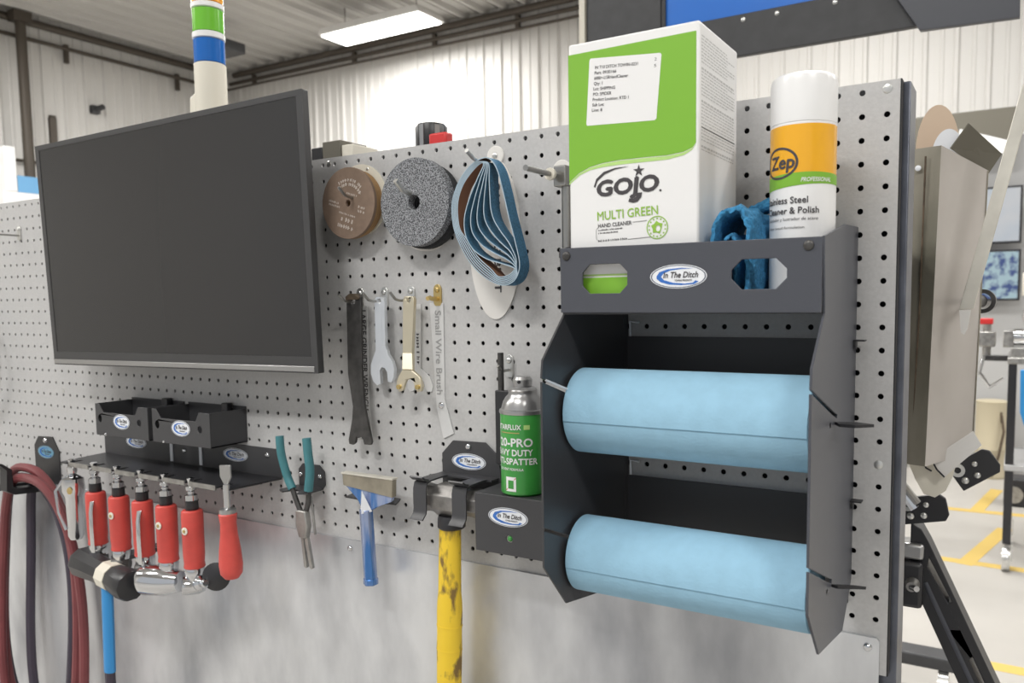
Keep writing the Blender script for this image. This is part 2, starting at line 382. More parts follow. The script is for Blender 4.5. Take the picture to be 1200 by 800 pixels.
# ================================================================ far right background
t = thing('grey_partition', (10, 272, FLOOR), 'grey machine partition with an olive header beam on the right', 'partition')
MB().box(-12, 60, 272, 276, FLOOR, 44).build('panel', M_greyp, t); MB().box(-32, 3.4, 264, 271.9, 40.5, 51.6).build('header_beam', M_olive, t, bevel=.3); MB().box(-30, -27, 266, 270, FLOOR, 40.5).build('post', M_olive, t)
MB().prism([(-15, 37), (3.2, 37), (3.2, 40), (-13, 46)], 'y', 262.5, 263.5).build('white_sheet', M_whitegl, t)
def monitor(x0, x1, z0, z1, y, label, m):
    t = thing('monitor', ((x0+x1)/2, y, z0), label, 'monitor')
    MB().box(x0, x1, y, y+2, z0, z1).build('housing', M_blackd, t, bevel=.15); MB().box(x0+.7, x1-.7, y-.06, y+.02, z0+.7, z1-.7).build('screen', m, t)
    MB().cyl(((x0+x1)/2, y+2, (z0+z1)/2), ((x0+x1)/2, 271.9, (z0+z1)/2), .9).build('wall_arm', M_blackd, t)
monitor(-11, 5.5, 8.6, 27.0, 266, 'upper wall monitor with a pale white screen', screen_mat('pale screen', 0))
monitor(-9, 5.6, -10.0, 6.6, 266, 'lower wall monitor showing a blue and white picture', screen_mat('picture screen', 1))
t = thing('tool_cart', (20, 168, FLOOR), 'black steel tool cart on castors at the right edge', 'cart')
for x, y in ((5.0, 160), (34, 160), (5, 182), (34, 182)):
    MB().box(x-.8, x+.8, y-.8, y+.8, FLOOR+6, -23).build('post', M_blackd, t, bevel=.1)
    w = MB().lathe([(.9, -.8), (2.5, -.8), (2.7, -.4), (2.7, .4), (2.5, .8), (.9, .8)], (x, y, FLOOR+2.7), (1, 0, 0), 20).build('castor_wheel', M_zinc, t)
    MB().prism([(y-1.5, FLOOR+2.4), (y+1.5, FLOOR+2.4), (y+1.2, FLOOR+6.3), (y-1.2, FLOOR+6.3)], 'x', x+.95, x+1.2).build('fork', M_zinc, w)
for z in (-23, -46): MB().box(4, 35, 159, 183, z, z+1.4).build('shelf', M_greyp if z == -46 else M_steel, t, bevel=.2)
t = thing('machine_vise', (10, 166, -21.6), 'chrome machine fixture cluttering the top of the black cart', 'fixture')
MB().box(4.5, 24, 161, 178, -21.6, -19.6).build('base', M_steel, t, bevel=.2); MB().cyl((5, 163, -17.4), (24, 163, -17.2), 1.8).build('cylinder', M_chrome, t)
MB().tube([(9, 165, -18), (7.4, 165, -13), (8, 165, -9), (12, 165, -7)], 1.1).build('bent_tube', M_chrome, t); MB().box(6.2, 9, 163, 167, -8.6, -3.6).build('head', M_cream, t, bevel=.3)
MB().box(3, 5, 162, 165, -19.6, -16).build('jaw', M_steel, t, bevel=.2); MB().cyl((8.5, 163, -5.5), (13, 163, -6.5), 1.0).build('spindle', M_chrome, t)
t = thing('valve_block', (0, 172, -21), 'small chrome valve block with a red cap beside the cart', 'valve')
MB().cyl((-.4, 172, -22), (-.4, 172, -15), .9).build('stem', M_steel, t); MB().box(-2.2, 1.4, 170, 174, -20, -16.5).build('body', M_steel, t, bevel=.3); MB().box(-2, .8, 170.5, 173.5, -14.9, -13.6).build('cap', M_red, t, bevel=.2)
MB().box(-1.4, 3.95, 171, 173, -23.2, -22).build('arm', M_darksteel, t, bevel=.1); MB().tube([(-.8, 171, -22), (-1.6, 170, -26), (.5, 170, -29), (3.2, 170, -27)], .5, 8).build('bent_pipe', M_chrome, t)
t = thing('beige_drum', (-1, 264, FLOOR), 'beige drum standing on the floor behind the black cart', 'drum')
MB().lathe([(4.6, 0), (4.8, .6), (4.6, 1.2), (4.6, 9), (4.8, 9.6), (4.6, 10.2), (4.6, 24.6), (4.8, 25.2), (4.2, 25.5), (0, 25.5)], (-1.2, 263, FLOOR), (0, 0, 1), 32).build('shell', M_drum, t); MB().tube([(1.6, 259.5, -46), (2.6, 258, -52), (1.4, 258, -60), (-.5, 258, -67)], .4, 8).build('cable', M_rust, t)
t = thing('blue_rag', (9, 158, -40), 'blue rag hanging from the black cart', 'rag')
MB().prism([(6.4, -24), (8.6, -24), (8.2, -33), (7.5, -36), (6.6, -33)], 'y', 157.4, 158.4).build('cloth', M_bluestick, t, bevel=.2)
t = thing('hose_reel_box', (7, 226, FLOOR), 'dark machine part standing on the floor behind the cart', 'machine')
MB().box(3.5, 11, 222, 230, FLOOR, FLOOR+8).build('body', M_blackd, t, bevel=.5); MB().cyl((6, 221.4, FLOOR+3.5), (6, 222.4, FLOOR+3.5), 2.4).build('wheel', M_steel, t)

# ---- things just beyond the right edge of the board
t = thing('steel_pocket_bin', (2.2, 13.6, -18), 'weathered grey steel pocket bin beyond the right edge of the pegboard', 'bin')
def lean(p): return (p.x+(p.z+9)*.020, p.y+(p.z+9)*.01, p.z)
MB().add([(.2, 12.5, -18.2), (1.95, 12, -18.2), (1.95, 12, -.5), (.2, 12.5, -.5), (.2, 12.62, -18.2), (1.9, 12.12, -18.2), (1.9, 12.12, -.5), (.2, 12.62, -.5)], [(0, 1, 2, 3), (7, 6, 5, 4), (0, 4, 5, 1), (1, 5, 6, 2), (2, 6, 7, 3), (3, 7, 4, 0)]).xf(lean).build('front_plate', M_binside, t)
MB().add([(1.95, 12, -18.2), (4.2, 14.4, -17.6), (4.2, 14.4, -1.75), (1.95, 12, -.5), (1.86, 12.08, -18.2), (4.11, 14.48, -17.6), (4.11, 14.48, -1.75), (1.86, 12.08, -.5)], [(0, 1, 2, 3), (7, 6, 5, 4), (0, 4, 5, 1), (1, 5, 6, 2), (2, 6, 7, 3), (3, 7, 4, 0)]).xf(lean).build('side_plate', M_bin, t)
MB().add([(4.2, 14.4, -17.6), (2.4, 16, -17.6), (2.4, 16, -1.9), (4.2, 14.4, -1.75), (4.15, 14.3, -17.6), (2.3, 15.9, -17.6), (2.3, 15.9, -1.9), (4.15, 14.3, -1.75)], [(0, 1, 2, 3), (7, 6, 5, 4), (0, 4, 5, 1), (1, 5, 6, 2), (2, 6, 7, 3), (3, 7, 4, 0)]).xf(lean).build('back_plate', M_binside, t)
MB().tube([(1.0, 12.22, -18), (1.25, 12.15, -9), (1.35, 12.1, -1)], .05, 6).build('weld_seam', M_rust, t)
screw(t, .98, 12.2, -1.6, .16, .06, M_stk, 'rivet')
MB().box(-.5, .4, 3.2, 12.9, -9, -6).build('mounting_arm', M_post, t)
MB().add([(2.5, 13.2, -.55), (3.35, 13.4, .75), (4.95, 15, -.8), (4.3, 14.6, -1.95), (2.45, 13.28, -.5), (3.3, 13.48, .8), (4.9, 15.08, -.75), (4.25, 14.68, -1.9)], [(0, 1, 2, 3), (7, 6, 5, 4), (0, 4, 5, 1), (1, 5, 6, 2), (2, 6, 7, 3), (3, 7, 4, 0)]).build('bent_flap', M_olive, t)
mb = MB().lathe([(0, 0), (2.6, 0), (2.6, .09), (0, .09)], (0, 0, 0), (0, 1, 0), 40)
mb.xf(lambda p: (p.x*.42+1.75, p.y+14.3+p.x*.2, p.z-.45)); mb.build('sanding_disc', M_beige, None, label='beige round sanding disc poking out of the steel pocket bin', cat='disc')
mb = MB().lathe([(0, 0), (1.7, 0), (1.7, .09), (0, .09)], (0, 0, 0), (0, 1, 0), 36)
mb.xf(lambda p: (p.x*.5+2.35, p.y+13.75+p.x*.2, p.z-1.05)); mb.build('sanding_disc', M_stk, None, label='small pale grey disc in front of the beige disc in the bin', cat='disc')
t = thing('flat_bar', (3.7, 11, -10.5), 'pale steel flat bar leaning against the pocket bin', 'bar')
MB().add([(3.28, 11, -9.4), (3.98, 11, -9.35), (6.35, 11, 1.5), (5.85, 11, 2.0), (3.28, 11.18, -9.4), (3.98, 11.18, -9.35), (6.35, 11.18, 1.5), (5.85, 11.18, 2.0)], [(0, 1, 2, 3), (7, 6, 5, 4), (0, 4, 5, 1), (1, 5, 6, 2), (2, 6, 7, 3), (3, 7, 4, 0)]).build('bar', M_barsteel, t, bevel=.03)
MB().prism([(3.3, -9.42), (3.85, -9.42), (3.72, -10.4), (3.55, -10.75), (3.4, -10.6)], 'y', 11.02, 11.14).build('tip', M_tag, t)
MB().cyl((3.6, 11.18, -9.0), (3.6, 13.7, -9.0), .16, n=8).build('support_pin', M_darksteel, t)
t = thing('pipe_stub', (4.05, 20, -9), 'short dark pipe stub behind the leaning flat bar', 'pipe')
MB().prism(ell(4.05, -9, .75, .75, 24), 'y', 19.5, 21.5, holes=[ell(4.05, -9, .5, .5, 20)]).build('pipe', M_darksteel, t); MB().cyl((3.5, 15.2, -9.0), (3.95, 19.6, -9.0), .4, n=12).build('arm', M_darksteel, t); MB().tube([(3.55, 20, -9.7), (3.5, 20, -11), (3.6, 20, -12.6)], .14, 8).build('chain', M_zinc, t)
t = thing('folded_plate', (2.1, 14, -20.3), 'cream rounded plate with a folded flap below the pocket bin', 'plate')
MB().prism([(.6, -18.0), (1.0, -17.6), (3.3, -17.9), (3.1, -18.9), (2.75, -19.8), (2.2, -20.25), (1.6, -20.1), (1.15, -19.3)], 'y', 13.4, 13.5).build('plate', M_cream, t)
MB().add([(2.0, 12.9, -17.9), (4.05, 13.1, -16.2), (4.5, 13.0, -16.95), (2.65, 12.9, -18.95), (2.0, 12.98, -17.9), (4.05, 13.18, -16.2), (4.5, 13.08, -16.95), (2.65, 12.98, -18.95)], [(0, 1, 2, 3), (7, 6, 5, 4), (0, 4, 5, 1), (1, 5, 6, 2), (2, 6, 7, 3), (3, 7, 4, 0)]).build('flap', M_tag, t)
MB().tube([(1.5, 13.3, -18.1), (1.7, 13.3, -18.55), (2.0, 13.3, -18.7)], .05, 6).build('rod', M_blackd, t); MB().tube([(1.95, 12.85, -17.85), (2.3, 12.85, -18.5), (2.7, 12.85, -18.9)], .05, 6).build('edge_strip', M_blackd, t)
def clamp(x, y, z, ang, label):
    t = thing('clamp_plate', (x, y, z), label, 'clamp')
    m = MB().prism([(x-1.2, z-.75), (x+1.15, z-.75), (x+1.4, z-.4), (x+1.4, z+.6), (x+1.1, z+.9), (x-1.2, z+.9)], 'y', y, y+.3).rot(ang, 'Y', (x, y, z)); m.build('plate', M_blackd, t, bevel=.05)
    for dx, dz, r in ((-.75, -.25, .22), (.0, -.3, .2), (.25, .35, .18)):
        p = Matrix.Rotation(ang, 3, 'Y') @ Vector((dx, 0, dz)); screw(t, x+p.x, y, z+p.z, r, .12, M_zinc, 'bolt')
    m = MB().prism(ell(x-.75, z+.5, .42, .42, 18), 'y', y-.12, y, holes=[ell(x-.75, z+.5, .2, .2, 12)]).rot(ang, 'Y', (x, y, z)); m.build('washer', M_zinc, t)
clamp(1.35, 16, -21.75, -.22, 'black bolted clamp plate under the cream plate')
clamp(4.0, 17.5, -19.3, -.62, 'black tilted clamp plate behind the cream folded flap')
t = thing('black_stand', (4, 17, FLOOR), 'black steel stand with a diagonal slotted leg beyond the board', 'stand')
MB().prism([(.7, -22.6), (1.3, -22.9), (1.75, -23.7), (22.6, FLOOR), (20.2, FLOOR), (1.45, -27.6), (.7, -26)], 'y', 16, 17.6, holes=[[(1.75, -24.6), (3.1, -27.2), (2.9, -27.3), (1.7, -25.2)], [(4.3, -30.4), (5.6, -33.2), (5.3, -33.2), (4.1, -30.6)]]).build('diagonal_leg', M_blackd, t, bevel=.05)
MB().tube([(1.6, 15.98, -26.2), (4.5, 15.98, -32.4), (20.4, 15.98, -66)], .14, 6, flat=.4).build('edge_rib', M_rackside, t)
MB().box(-1.5, 1.5, 15.4, 17.6, -27.8, -24.9).build('gear_box', M_blackd, t, bevel=.25); MB().cyl((.95, 15.4, -26.2), (.95, 14.7, -26.2), .42, .3, 14).build('hub', M_steel, t); MB().cyl((.95, 14.7, -26.2), (1.3, 14.2, -26.1), .18).build('shaft', M_chrome, t)
MB().box(-1.0, 1.5, 15.6, 17.4, -24.8, -23.8).build('cap_plate', M_silver, t, bevel=.2); MB().tube([(-1.0, 15.4, -18.5), (1.1, 15.6, -21.2)], .22, 8).build('strut', M_steel, t); MB().tube([(-.6, 15.8, -19.6), (.9, 15.8, -21.6)], .3, 8).build('rod', M_chrome, t)
MB().box(-9, 23.5, 16.0, 18.0, FLOOR, FLOOR+2).build('foot', M_blackd, t, bevel=.2); MB().box(-2.6, -.4, 15.8, 17.8, FLOOR+2, -18).build('upright', M_blackd, t, bevel=.2)
t = thing('floor_trolley', (-8, 92, FLOOR), 'low grey trolley bar near the floor behind the stand', 'trolley')
MB().box(-16, 0, 90, 94, FLOOR+4.5, FLOOR+6.5).build('bar', M_beam, t, bevel=.3)
for x in (-12, -2): MB().lathe([(1, -.7), (2.2, -.7), (2.2, .7), (1, .7)], (x, 91, FLOOR+2.25), (1, 0, 0), 16).build('wheel', M_zinc, t); 
for x in (-12, -2): MB().box(x-.5, x+.5, 90.6, 91.4, FLOOR+3, FLOOR+5).build('fork', M_zinc, t)

# ================================================================ the pegboard partition
peg = thing('pegboard_partition', (-40, 2, FLOOR), 'grey perforated pegboard partition with a bare steel sheet along its lower half', 'pegboard')
mb = MB(); R_H = .128; NS = 16
dirs = [(math.cos(2*math.pi*k/NS), math.sin(2*math.pi*k/NS)) for k in range(NS)]
sq = [(d[0]/max(abs(d[0]), abs(d[1]))*.5, d[1]/max(abs(d[0]), abs(d[1]))*.5) for d in dirs]
vs = []; fs = []
for c in range(-84, 2):
    for r in range(0, 24):
        o = len(vs); zc = -r
        for k in range(NS):
            z = zc+sq[k][1]
            if r == 0 and sq[k][1] > .45: z = .40
            vs.append((c+sq[k][0], 0, z))
        for k in range(NS): vs.append((c+dirs[k][0]*R_H, 0, zc+dirs[k][1]*R_H))
        for k in range(NS): vs.append((c+dirs[k][0]*R_H, .09, zc+dirs[k][1]*R_H))
        for k in range(NS):
            k2 = (k+1) % NS
            fs.append((o+k, o+k2, o+NS+k2, o+NS+k)); fs.append((o+NS+k, o+NS+k2, o+2*NS+k2, o+2*NS+k))
me = bpy.data.meshes.new('panel'); off = ORG(peg)
me.from_pydata([tuple(W(p)-off) for p in vs], [], fs); me.materials.append(M_peg); me.update()
pan = bpy.data.objects.new('panel', me); col.objects.link(pan); pan.parent = peg
pan['label'] = 'grey perforated panel'
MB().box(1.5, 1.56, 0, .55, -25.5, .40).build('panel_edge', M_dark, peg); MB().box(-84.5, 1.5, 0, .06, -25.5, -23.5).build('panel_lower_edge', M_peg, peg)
MB().box(-84.5, 1.5, .5, .55, -25.5, .38).build('backing', M_dark, peg)  # dark sheet added for the shade seen through the holes
MB().box(-84.5, 1.5, .56, 5.2, -.9, .38).build('top_rail', M_post, peg)
MB().box(-.4, 1.84, .6, 2.6, FLOOR, .40).build('frame_post', M_post, peg, bevel=.06); MB().box(-84.5, -82.2, .6, 2.6, FLOOR, .38).build('frame_post', M_post, peg, bevel=.06)
MB().box(-84.5, 1.5, .6, 3, FLOOR, FLOOR+3).build('floor_rail', M_post, peg)
MB().prism([(-84.5, -62), (1.2, -62), (1.2, -23.95), (1.08, -23.8), (-84.5, -23.8)], 'y', -.14, -.02).build('steel_sheet', M_plate, peg, label='bare smeared steel sheet')
for x, z in ((1.0, 0.05), (.98, -16), (-31.5, .05), (-28.9, -16.1), (-63, -15.6)): screw(peg, x, 0, z, .2, .05, M_zinc)
for x, z in ((.72, -24.25), (-30.6, -24.35), (-62, -24.3)): screw(peg, x, -.14, z, .2, .16, M_chrome)

# ================================================================ television
tv = thing('television', (-44.3, -3.1, -13), 'large flat television with a dark blank screen mounted on the pegboard', 'television')
CX, CY, CZ, w, h = -44.3, -3.13, -4.68, 28.56, 16.55
def tvx(p): return p
def tvrot(m):
    m.rot(.023, 'X', (CX, CY, CZ)); return m.rot(-.009, 'Y', (CX, CY, CZ))
x0, x1, z0, z1 = CX-w/2, CX+w/2, CZ-h/2, CZ+h/2
tvrot(MB().box(x0, x1, CY+.05, CY+.5, z0, z1)).build('housing', M_tvbody, tv, bevel=.06)
tvrot(MB().box(x0+1.5, x1-1.5, CY+.5, CY+1.7, z0+1, z1-2)).build('back_cover', M_blackd, tv, bevel=.2)
tvrot(MB().prism([(x0, z0), (x1, z0), (x1, z1), (x0, z1)], 'y', CY, CY+.06, holes=[[(x0+.5, z0+1.0), (x1-.5, z0+1.0), (x1-.5, z1-.35), (x0+.5, z1-.35)]])).build('bezel', M_tvbody, tv)
tvrot(MB().box(x0+.5, x1-.5, CY+.03, CY+.1, z0+1, z1-.35)).build('screen', M_screen, tv, label='dark satin screen')
tvrot(MB().box(x0+.05, x1-.3, CY-.05, CY+.02, z0+.08, z0+.42)).build('silver_strip', M_silver, tv, bevel=.03)
MB().box(-50, -38.5, -1.45, -.02, -9, -1).build('wall_mount', M_blackd, tv)

# ================================================================ stack light, things on top
sx, sy = -48.85, 5.0
t = thing('signal_tower', (sx, sy, 2), 'cream signal tower light with amber, green and blue lenses behind the television', 'signal light')
segs = [('base_tube', M_cream, 1.18, 0.38, 9.95), ('blue_lens', M_bluelens, 1.15, 9.95, 11.75), ('ring', M_whitegl, 1.2, 11.75, 12.26), ('green_lens', M_greenlens, 1.15, 12.26, 14.0), ('ring', M_whitegl, 1.2, 14.0, 14.45), ('amber_lens', M_amberlens, 1.15, 14.45, 16.2), ('cap', M_whitegl, 1.18, 16.2, 17)]
for n, m, r, a, b in segs: MB().lathe([(r-.1, a), (r, a+.06), (r, b-.06), (r-.1, b)], (sx, sy, 0), (0, 0, 1), 36).build(n, m, t)
MB().prism([(sx-2.2, .4), (sx-1.0, .4), (sx-1.0, 8.0), (sx-1.8, 7.6)], 'y', sy-.6, sy+.6).build('bracket', M_cream, t, bevel=.1)
t = thing('storage_box', (-34.5, 3, .38), 'olive and black boxes standing on the board beside the television', 'box')
MB().box(-35.6, -34.6, 2.5, 5, .38, 1.8).build('black_end', M_blackd, t, bevel=.05); MB().box(-34.55, -32.9, 2.5, 5, .38, 2.1).build('olive_body', M_olive, t, bevel=.05); MB().box(-32.9, -31.9, 2.6, 5, .38, 1.75).build('cream_end', M_cream, t, bevel=.05)
t = thing('tape_measure', (-25.4, 3, .38), 'black and grey tape measure with a red base on top of the board', 'tape measure')
MB().lathe([(.6, 0), (.85, .05), (.92, .2), (.92, 1.6), (.84, 1.75), (0, 1.78)], (-25.3, 2.5, .38), (0, 0, 1), 24).build('case', M_blackd, t)
for a in range(6):
    th = a*math.pi/3; MB().box(-25.45, -25.15, 2.5-.97, 2.5-.88, .6, 2.0).rot(th, 'Z', (-25.3, 2.5, 0)).build('grip_rib', M_silver, t)
MB().box(-24.5, -23.2, 1.2, 1.9, .38, 1.3).build('red_base', M_red, t, bevel=.12)

# ================================================================ hooks
def hook(x, z, L, label, rise=.45, m=None, r=.085, round_plate=False, y0=0., tilt=.0):
    t = thing('board_hook', (x, y0, z), label, 'hook', 'pegboard hooks'); m = m or M_zinc
    if round_plate: MB().lathe([(.55, 0), (.55, .06), (.5, .1), (0, .1)], (x, y0, z), (0, -1, 0), 24).build('plate', M_tag, t)
    else: MB().prism(ell(x, z+.05, .28, .3, 16)[0:9]+[(x-.28, z-.75), (x-.18, z-.9), (x+.18, z-.9), (x+.28, z-.75)], 'y', y0-.1, y0).build('plate', m, t, bevel=.02)
    screw(t, x, y0-.1, z+.03, .17, .1, m)
    zz = z-.5
    P = [(x, y0, zz), (x, y0-.25, zz), (x, y0-L*.6, zz+tilt), (x, y0-L*.78, zz+tilt+.08), (x, y0-L, zz+tilt+rise)]
    MB().tube(P, r, 8).build('peg', m if (m is M_brass or r > .1) else M_darkchrome, t)
    return t
hook(-29.12, -8.07, 1.9, 'zinc hook holding the dark grinder bar')
hook(-27.15, -8.05, 1.9, 'zinc hook holding the silver open-end wrench')
hook(-25.08, -8.03, 1.9, 'zinc hook holding the brass-coloured pin wrench')
hook(-23.1, -7.97, 1.0, 'stubby brass-coloured hook above the small clear tag', rise=.02, m=M_brass, r=.13)
hook(-28.45, -1.9, 2.3, 'zinc hook through the brown grinding discs', rise=.5)
hook(-23.85, -2.0, 2.6, 'flat zinc hook through the grey grinding wheel', rise=.55, r=.15)
hook(-18.9, -.75, 2.7, 'zinc hook with a round plate holding the blue belts', rise=.4, round_plate=True, r=.12)
hook(-18.2, -11.95, 1.2, 'zinc hook holding the black marker pouch', rise=.3)
hook(-68.2, -2.0, 2.6, 'bare zinc hook left of the television', rise=.5)

# T-shaped threaded rod beside the box
t = thing('slide_hammer_rod', (-14.6, -.8, -2), 'steel T-shaped rod hanging beside the green and white box', 'tool')
MB().lathe([(.55, 0), (.55, .06), (.5, .1), (0, .1)], (-14.75, 0, -1.9), (0, -1, 0), 24).build('washer', M_tag, t)
mb = MB(); prof = []
for i in range(31): prof.append((.12 if i % 2 else .15, i*.13))
mb.lathe(prof, (-14.4, -.3, -2.35), (0, -1, 0), 14).build('threaded_rod', M_darkchrome, t)
MB().box(-14.55, -13.85, -1.3, -.3, -2.9, -1.85).build('block', M_darkchrome, t, bevel=.06); MB().lathe([(.3, 0), (.32, .1), (.3, .2)], (-14.4, -1.75, -2.35), (0, -1, 0), 16).build('collar', M_cream, t)
MB().cyl((-14.05, -.8, -2.9), (-14.05, -.8, -6.2), .27, n=18).build('bar', M_darkchrome, t); MB().box(-14.4, -13.7, -1.1, -.45, -6.5, -6.2).build('foot', M_darksteel, t, bevel=.05)

# ================================================================ grinding discs
def disc(x, z, y0, y1, r, hole, name, m, label, group, medge=None, n=48):
    t = thing(name, (x, y0, z-r), label, 'disc', group)
    MB().prism(ell(x, z, r, r, n), 'y', y0, y1, holes=[ell(x, z, hole, hole, 20)]).build('wheel', m, t, bevel=.03)
    return t
BX, BZ = -28.85, -2.68
for i, (dx, dz, r) in enumerate([(-.12, .05, 2.0), (-.1, 0, 2.04), (-.06, -.02, 2.08)]):
    disc(BX+dx, BZ+dz, -.18-i*.25, -.40-i*.25, r, .2, 'grinding_disc', M_brownedge, ['tan disc nearest the board behind the brown disc', 'middle tan disc behind the brown disc', 'tan disc just behind the printed brown disc'][i], 'brown grinding discs')
t = disc(BX, BZ, -.94, -1.16, 2.12, .2, 'grinding_disc', M_brownwheel, 'brown grinding disc with faded white print, front of its stack', 'brown grinding discs')
mb = MB()
def arcmap(r): return lambda u, v: (BX+(r+v)*math.cos(1.35-u/r), -1.175, BZ+(r+v)*math.sin(1.35-u/r))
marks(mb, arcmap(1.02), 1.9, .22); marks(mb, arcmap(1.28), 1.9, .2)
for dx, dz, w_, h_ in ((.35, .42, .9, .13), (-1.15, .1, .8, .13), (-1.12, -.12, .9, .13), (-.1, -.72, 1.35, .12), (-.15, -1.12, .95, .26), (-.28, -1.5, 1.3, .24), (1.1, -.42, .6, .15), (1.05, -.66, .6, .15)):
    marks(mb, yplane(BX+dx, -1.175, BZ+dz, -.3), w_, h_)
mb.build('print', M_print, t)
t = thing('disc_tag', (-28, 0, -4.6), 'cream round backing tag behind the brown discs', 'tag'); MB().prism(ell(-28.85, -2.4, 2.1, 2.15), 'y', -.09, -.01).build('plate', M_cream, t); screw(t, -28.2, -.09, -.6, .1, .04)
GX, GZ = -23.62, -3.02
disc(GX+.12, GZ-.16, -.2, -.75, 2.42, .4, 'abrasive_disc', M_blackwheel, 'black grinding wheel behind the grey gritty wheel', 'grey grinding wheels')
disc(GX, GZ, -.8, -1.35, 2.47, .42, 'abrasive_disc', M_greywheel, 'coarse grey grinding wheel with a large centre hole, in front', 'grey grinding wheels', n=64)
t = thing('disc_tag', (GX+.2, 0, -5.5), 'pale round backing tag behind the grey grinding wheels', 'tag'); MB().prism(ell(GX-.2, -3.25, 2.4, 2.45), 'y', -.09, -.01).build('plate', M_tag, t); screw(t, GX-.2, -.09, -5.5, .1, .04)

# ================================================================ sanding belts with their tag
t = thing('belt_tag', (-19.2, 0, -9.6), 'white oval tag lettered for sanding belts behind the blue belts', 'tag')
MB().prism(ell(-19.05, -5.25, 1.72, 4.4, 48), 'y', -.08, -.01).build('plate', M_tag, t)
mb = MB(); text(mb, 'SANDING BELT', yplane(-19.05, -.09, -5.2, -math.pi/2), 5.9, .42, bold=.03); mb.build('lettering', M_ink, t)
# outlines (x, z) in the plane of the belts
OUT = [(-18.9,-1.35),(-19.6,-1.85),(-20.15,-2.6),(-20.45,-3.5),(-20.35,-4.7),(-19.85,-5.8),(-19.2,-6.7),(-18.35,-7.4),(-17.4,-7.8),(-16.75,-7.72),(-16.35,-7.35)]
INN = [[(-16.2,-6.7),(-16.45,-5.6),(-16.85,-4.2),(-17.2,-2.8),(-17.55,-1.75),(-18.1,-1.2)],
 [(-16.55,-6.95),(-17.3,-6.7),(-18.3,-6.4),(-19.15,-5.85),(-19.6,-5.1),(-19.65,-4.2),(-19.3,-3.2),(-18.75,-2.2),(-18.35,-1.5)],
 [(-16.52,-6.85),(-17.0,-6.5),(-17.85,-6.1),(-18.6,-5.65),(-19.15,-5.0),(-19.25,-4.2),(-19.0,-3.3),(-18.6,-2.3),(-18.28,-1.5)],
 [(-16.5,-6.75),(-16.9,-6.3),(-17.5,-5.9),(-18.15,-5.45),(-18.7,-4.85),(-18.85,-4.2),(-18.7,-3.3),(-18.42,-2.4),(-18.2,-1.5)],
 [(-16.48,-6.65),(-16.8,-6.1),(-17.2,-5.75),(-17.75,-5.25),(-18.25,-4.6),(-18.42,-4.0),(-18.38,-3.3),(-18.25,-2.4),(-18.14,-1.5)],
 [(-16.45,-6.5),(-16.7,-5.95),(-16.95,-5.55),(-17.4,-5.0),(-17.8,-4.4),(-17.98,-3.8),(-18.02,-3.2),(-18.05,-2.4),(-18.08,-1.5)]]
BELTX = []
for k in range(6):
    e = .085*k; c = (-18.3, -4.4)
    o = [(x+e*(.75 if x < -18.3 else -.35), z+(e if z < -5.5 else (-.2*e if z > -2 else 0))) for x, z in OUT]
    BELTX.append(o+INN[k])
BL = ['outermost blue sanding belt with the widest loop', 'second blue sanding belt from the outside of the bundle', 'third blue sanding belt from the outside of the bundle', 'fourth blue sanding belt from the outside of the bundle', 'fifth blue sanding belt from the outside of the bundle', 'innermost blue sanding belt with the narrowest loop']
for i, pts in enumerate(BELTX):
    ya, yb = -1.1, -2.0+i*.015
    path = [(p.x, p.y) for p in [Vector((q[0], q[1], 0)) for q in spline([(a, b, 0) for a, b in pts], 6, True)]]
    t = thing('sanding_belt', (pts[0][0], -1.5, min(q[1] for q in pts)), BL[i], 'belt', 'blue sanding belts on one hook')
    area = sum(path[j-1][0]*path[j][1]-path[j][0]*path[j-1][1] for j in range(len(path))); sg = 1 if area > 0 else -1
    def off(d):
        n = len(path); out = []
        for j in range(n):
            tx, tz = path[(j+1) % n][0]-path[j-1][0], path[(j+1) % n][1]-path[j-1][1]; l = math.hypot(tx, tz) or 1
            out.append((path[j][0]+sg*tz/l*d, path[j][1]-sg*tx/l*d))
        return out
    MB().ribbon(off(.013), ya, yb, .024).build('band', M_belt, t); MB().ribbon(off(-.013), ya, yb, .022).build('backing', M_beltedge, t)
    MB().ribbon(path, yb-.001, yb-.02, .052).build('cut_edge', M_belthl, t)

# ================================================================ wrenches with their tags
t = thing('grinder_bar', (-28.9, -.9, -17.4), 'long dark steel grinder wrench bar with a forked end', 'wrench')
MB().prism([(-29.45, -8.25), (-29.15, -8.1), (-28.6, -8.1), (-28.28, -8.3), (-28.38, -12.9), (-28.25, -15.0), (-27.75, -17.1), (-27.85, -17.3), (-28.35, -17.3), (-28.45, -17.0), (-28.6, -16.85), (-28.85, -16.95), (-29.0, -16.85), (-29.1, -17.25), (-29.3, -17.4), (-29.62, -17.35), (-29.65, -17.1), (-29.3, -15.8), (-29.2, -15.0), (-29.52, -13.0)], 'y', -.75, -.95, holes=[ell(-28.9, -8.55, .17, .17, 12)]).build('bar', M_darksteel, t, bevel=.03)
MB().prism([(-29.44, -8.25), (-29.15, -8.08), (-28.6, -8.08), (-28.3, -8.3), (-28.35, -8.45), (-29.43, -8.45)], 'y', -.7, -1.05).build('bent_top', M_rust, t, bevel=.05)
t = thing('wrench_tag', (-28.6, 0, -17.5), 'pale narrow tag lettered vertically behind the dark grinder bar', 'tag')
MB().prism([(-29.9, -8.9), (-28.6, -8.9), (-28.7, -14.8), (-28.5, -17.0), (-30.0, -17.2), (-29.8, -15)], 'y', -.07, -.01).build('plate', M_tagclear, t)
mb = MB(); text(mb, 'LARGE GRINDER WRENCH', yplane(-29.12, -.085, -12.2, -math.pi/2), 6.2, .42, bold=.02); mb.build('lettering', M_ink, t)
M_wrench = mat('satin chrome', (.74, .77, .81), .3, .75)
t = thing('open_end_wrench', (-26.9, -.8, -13.4), 'silver open-end wrench hanging jaw down', 'wrench')
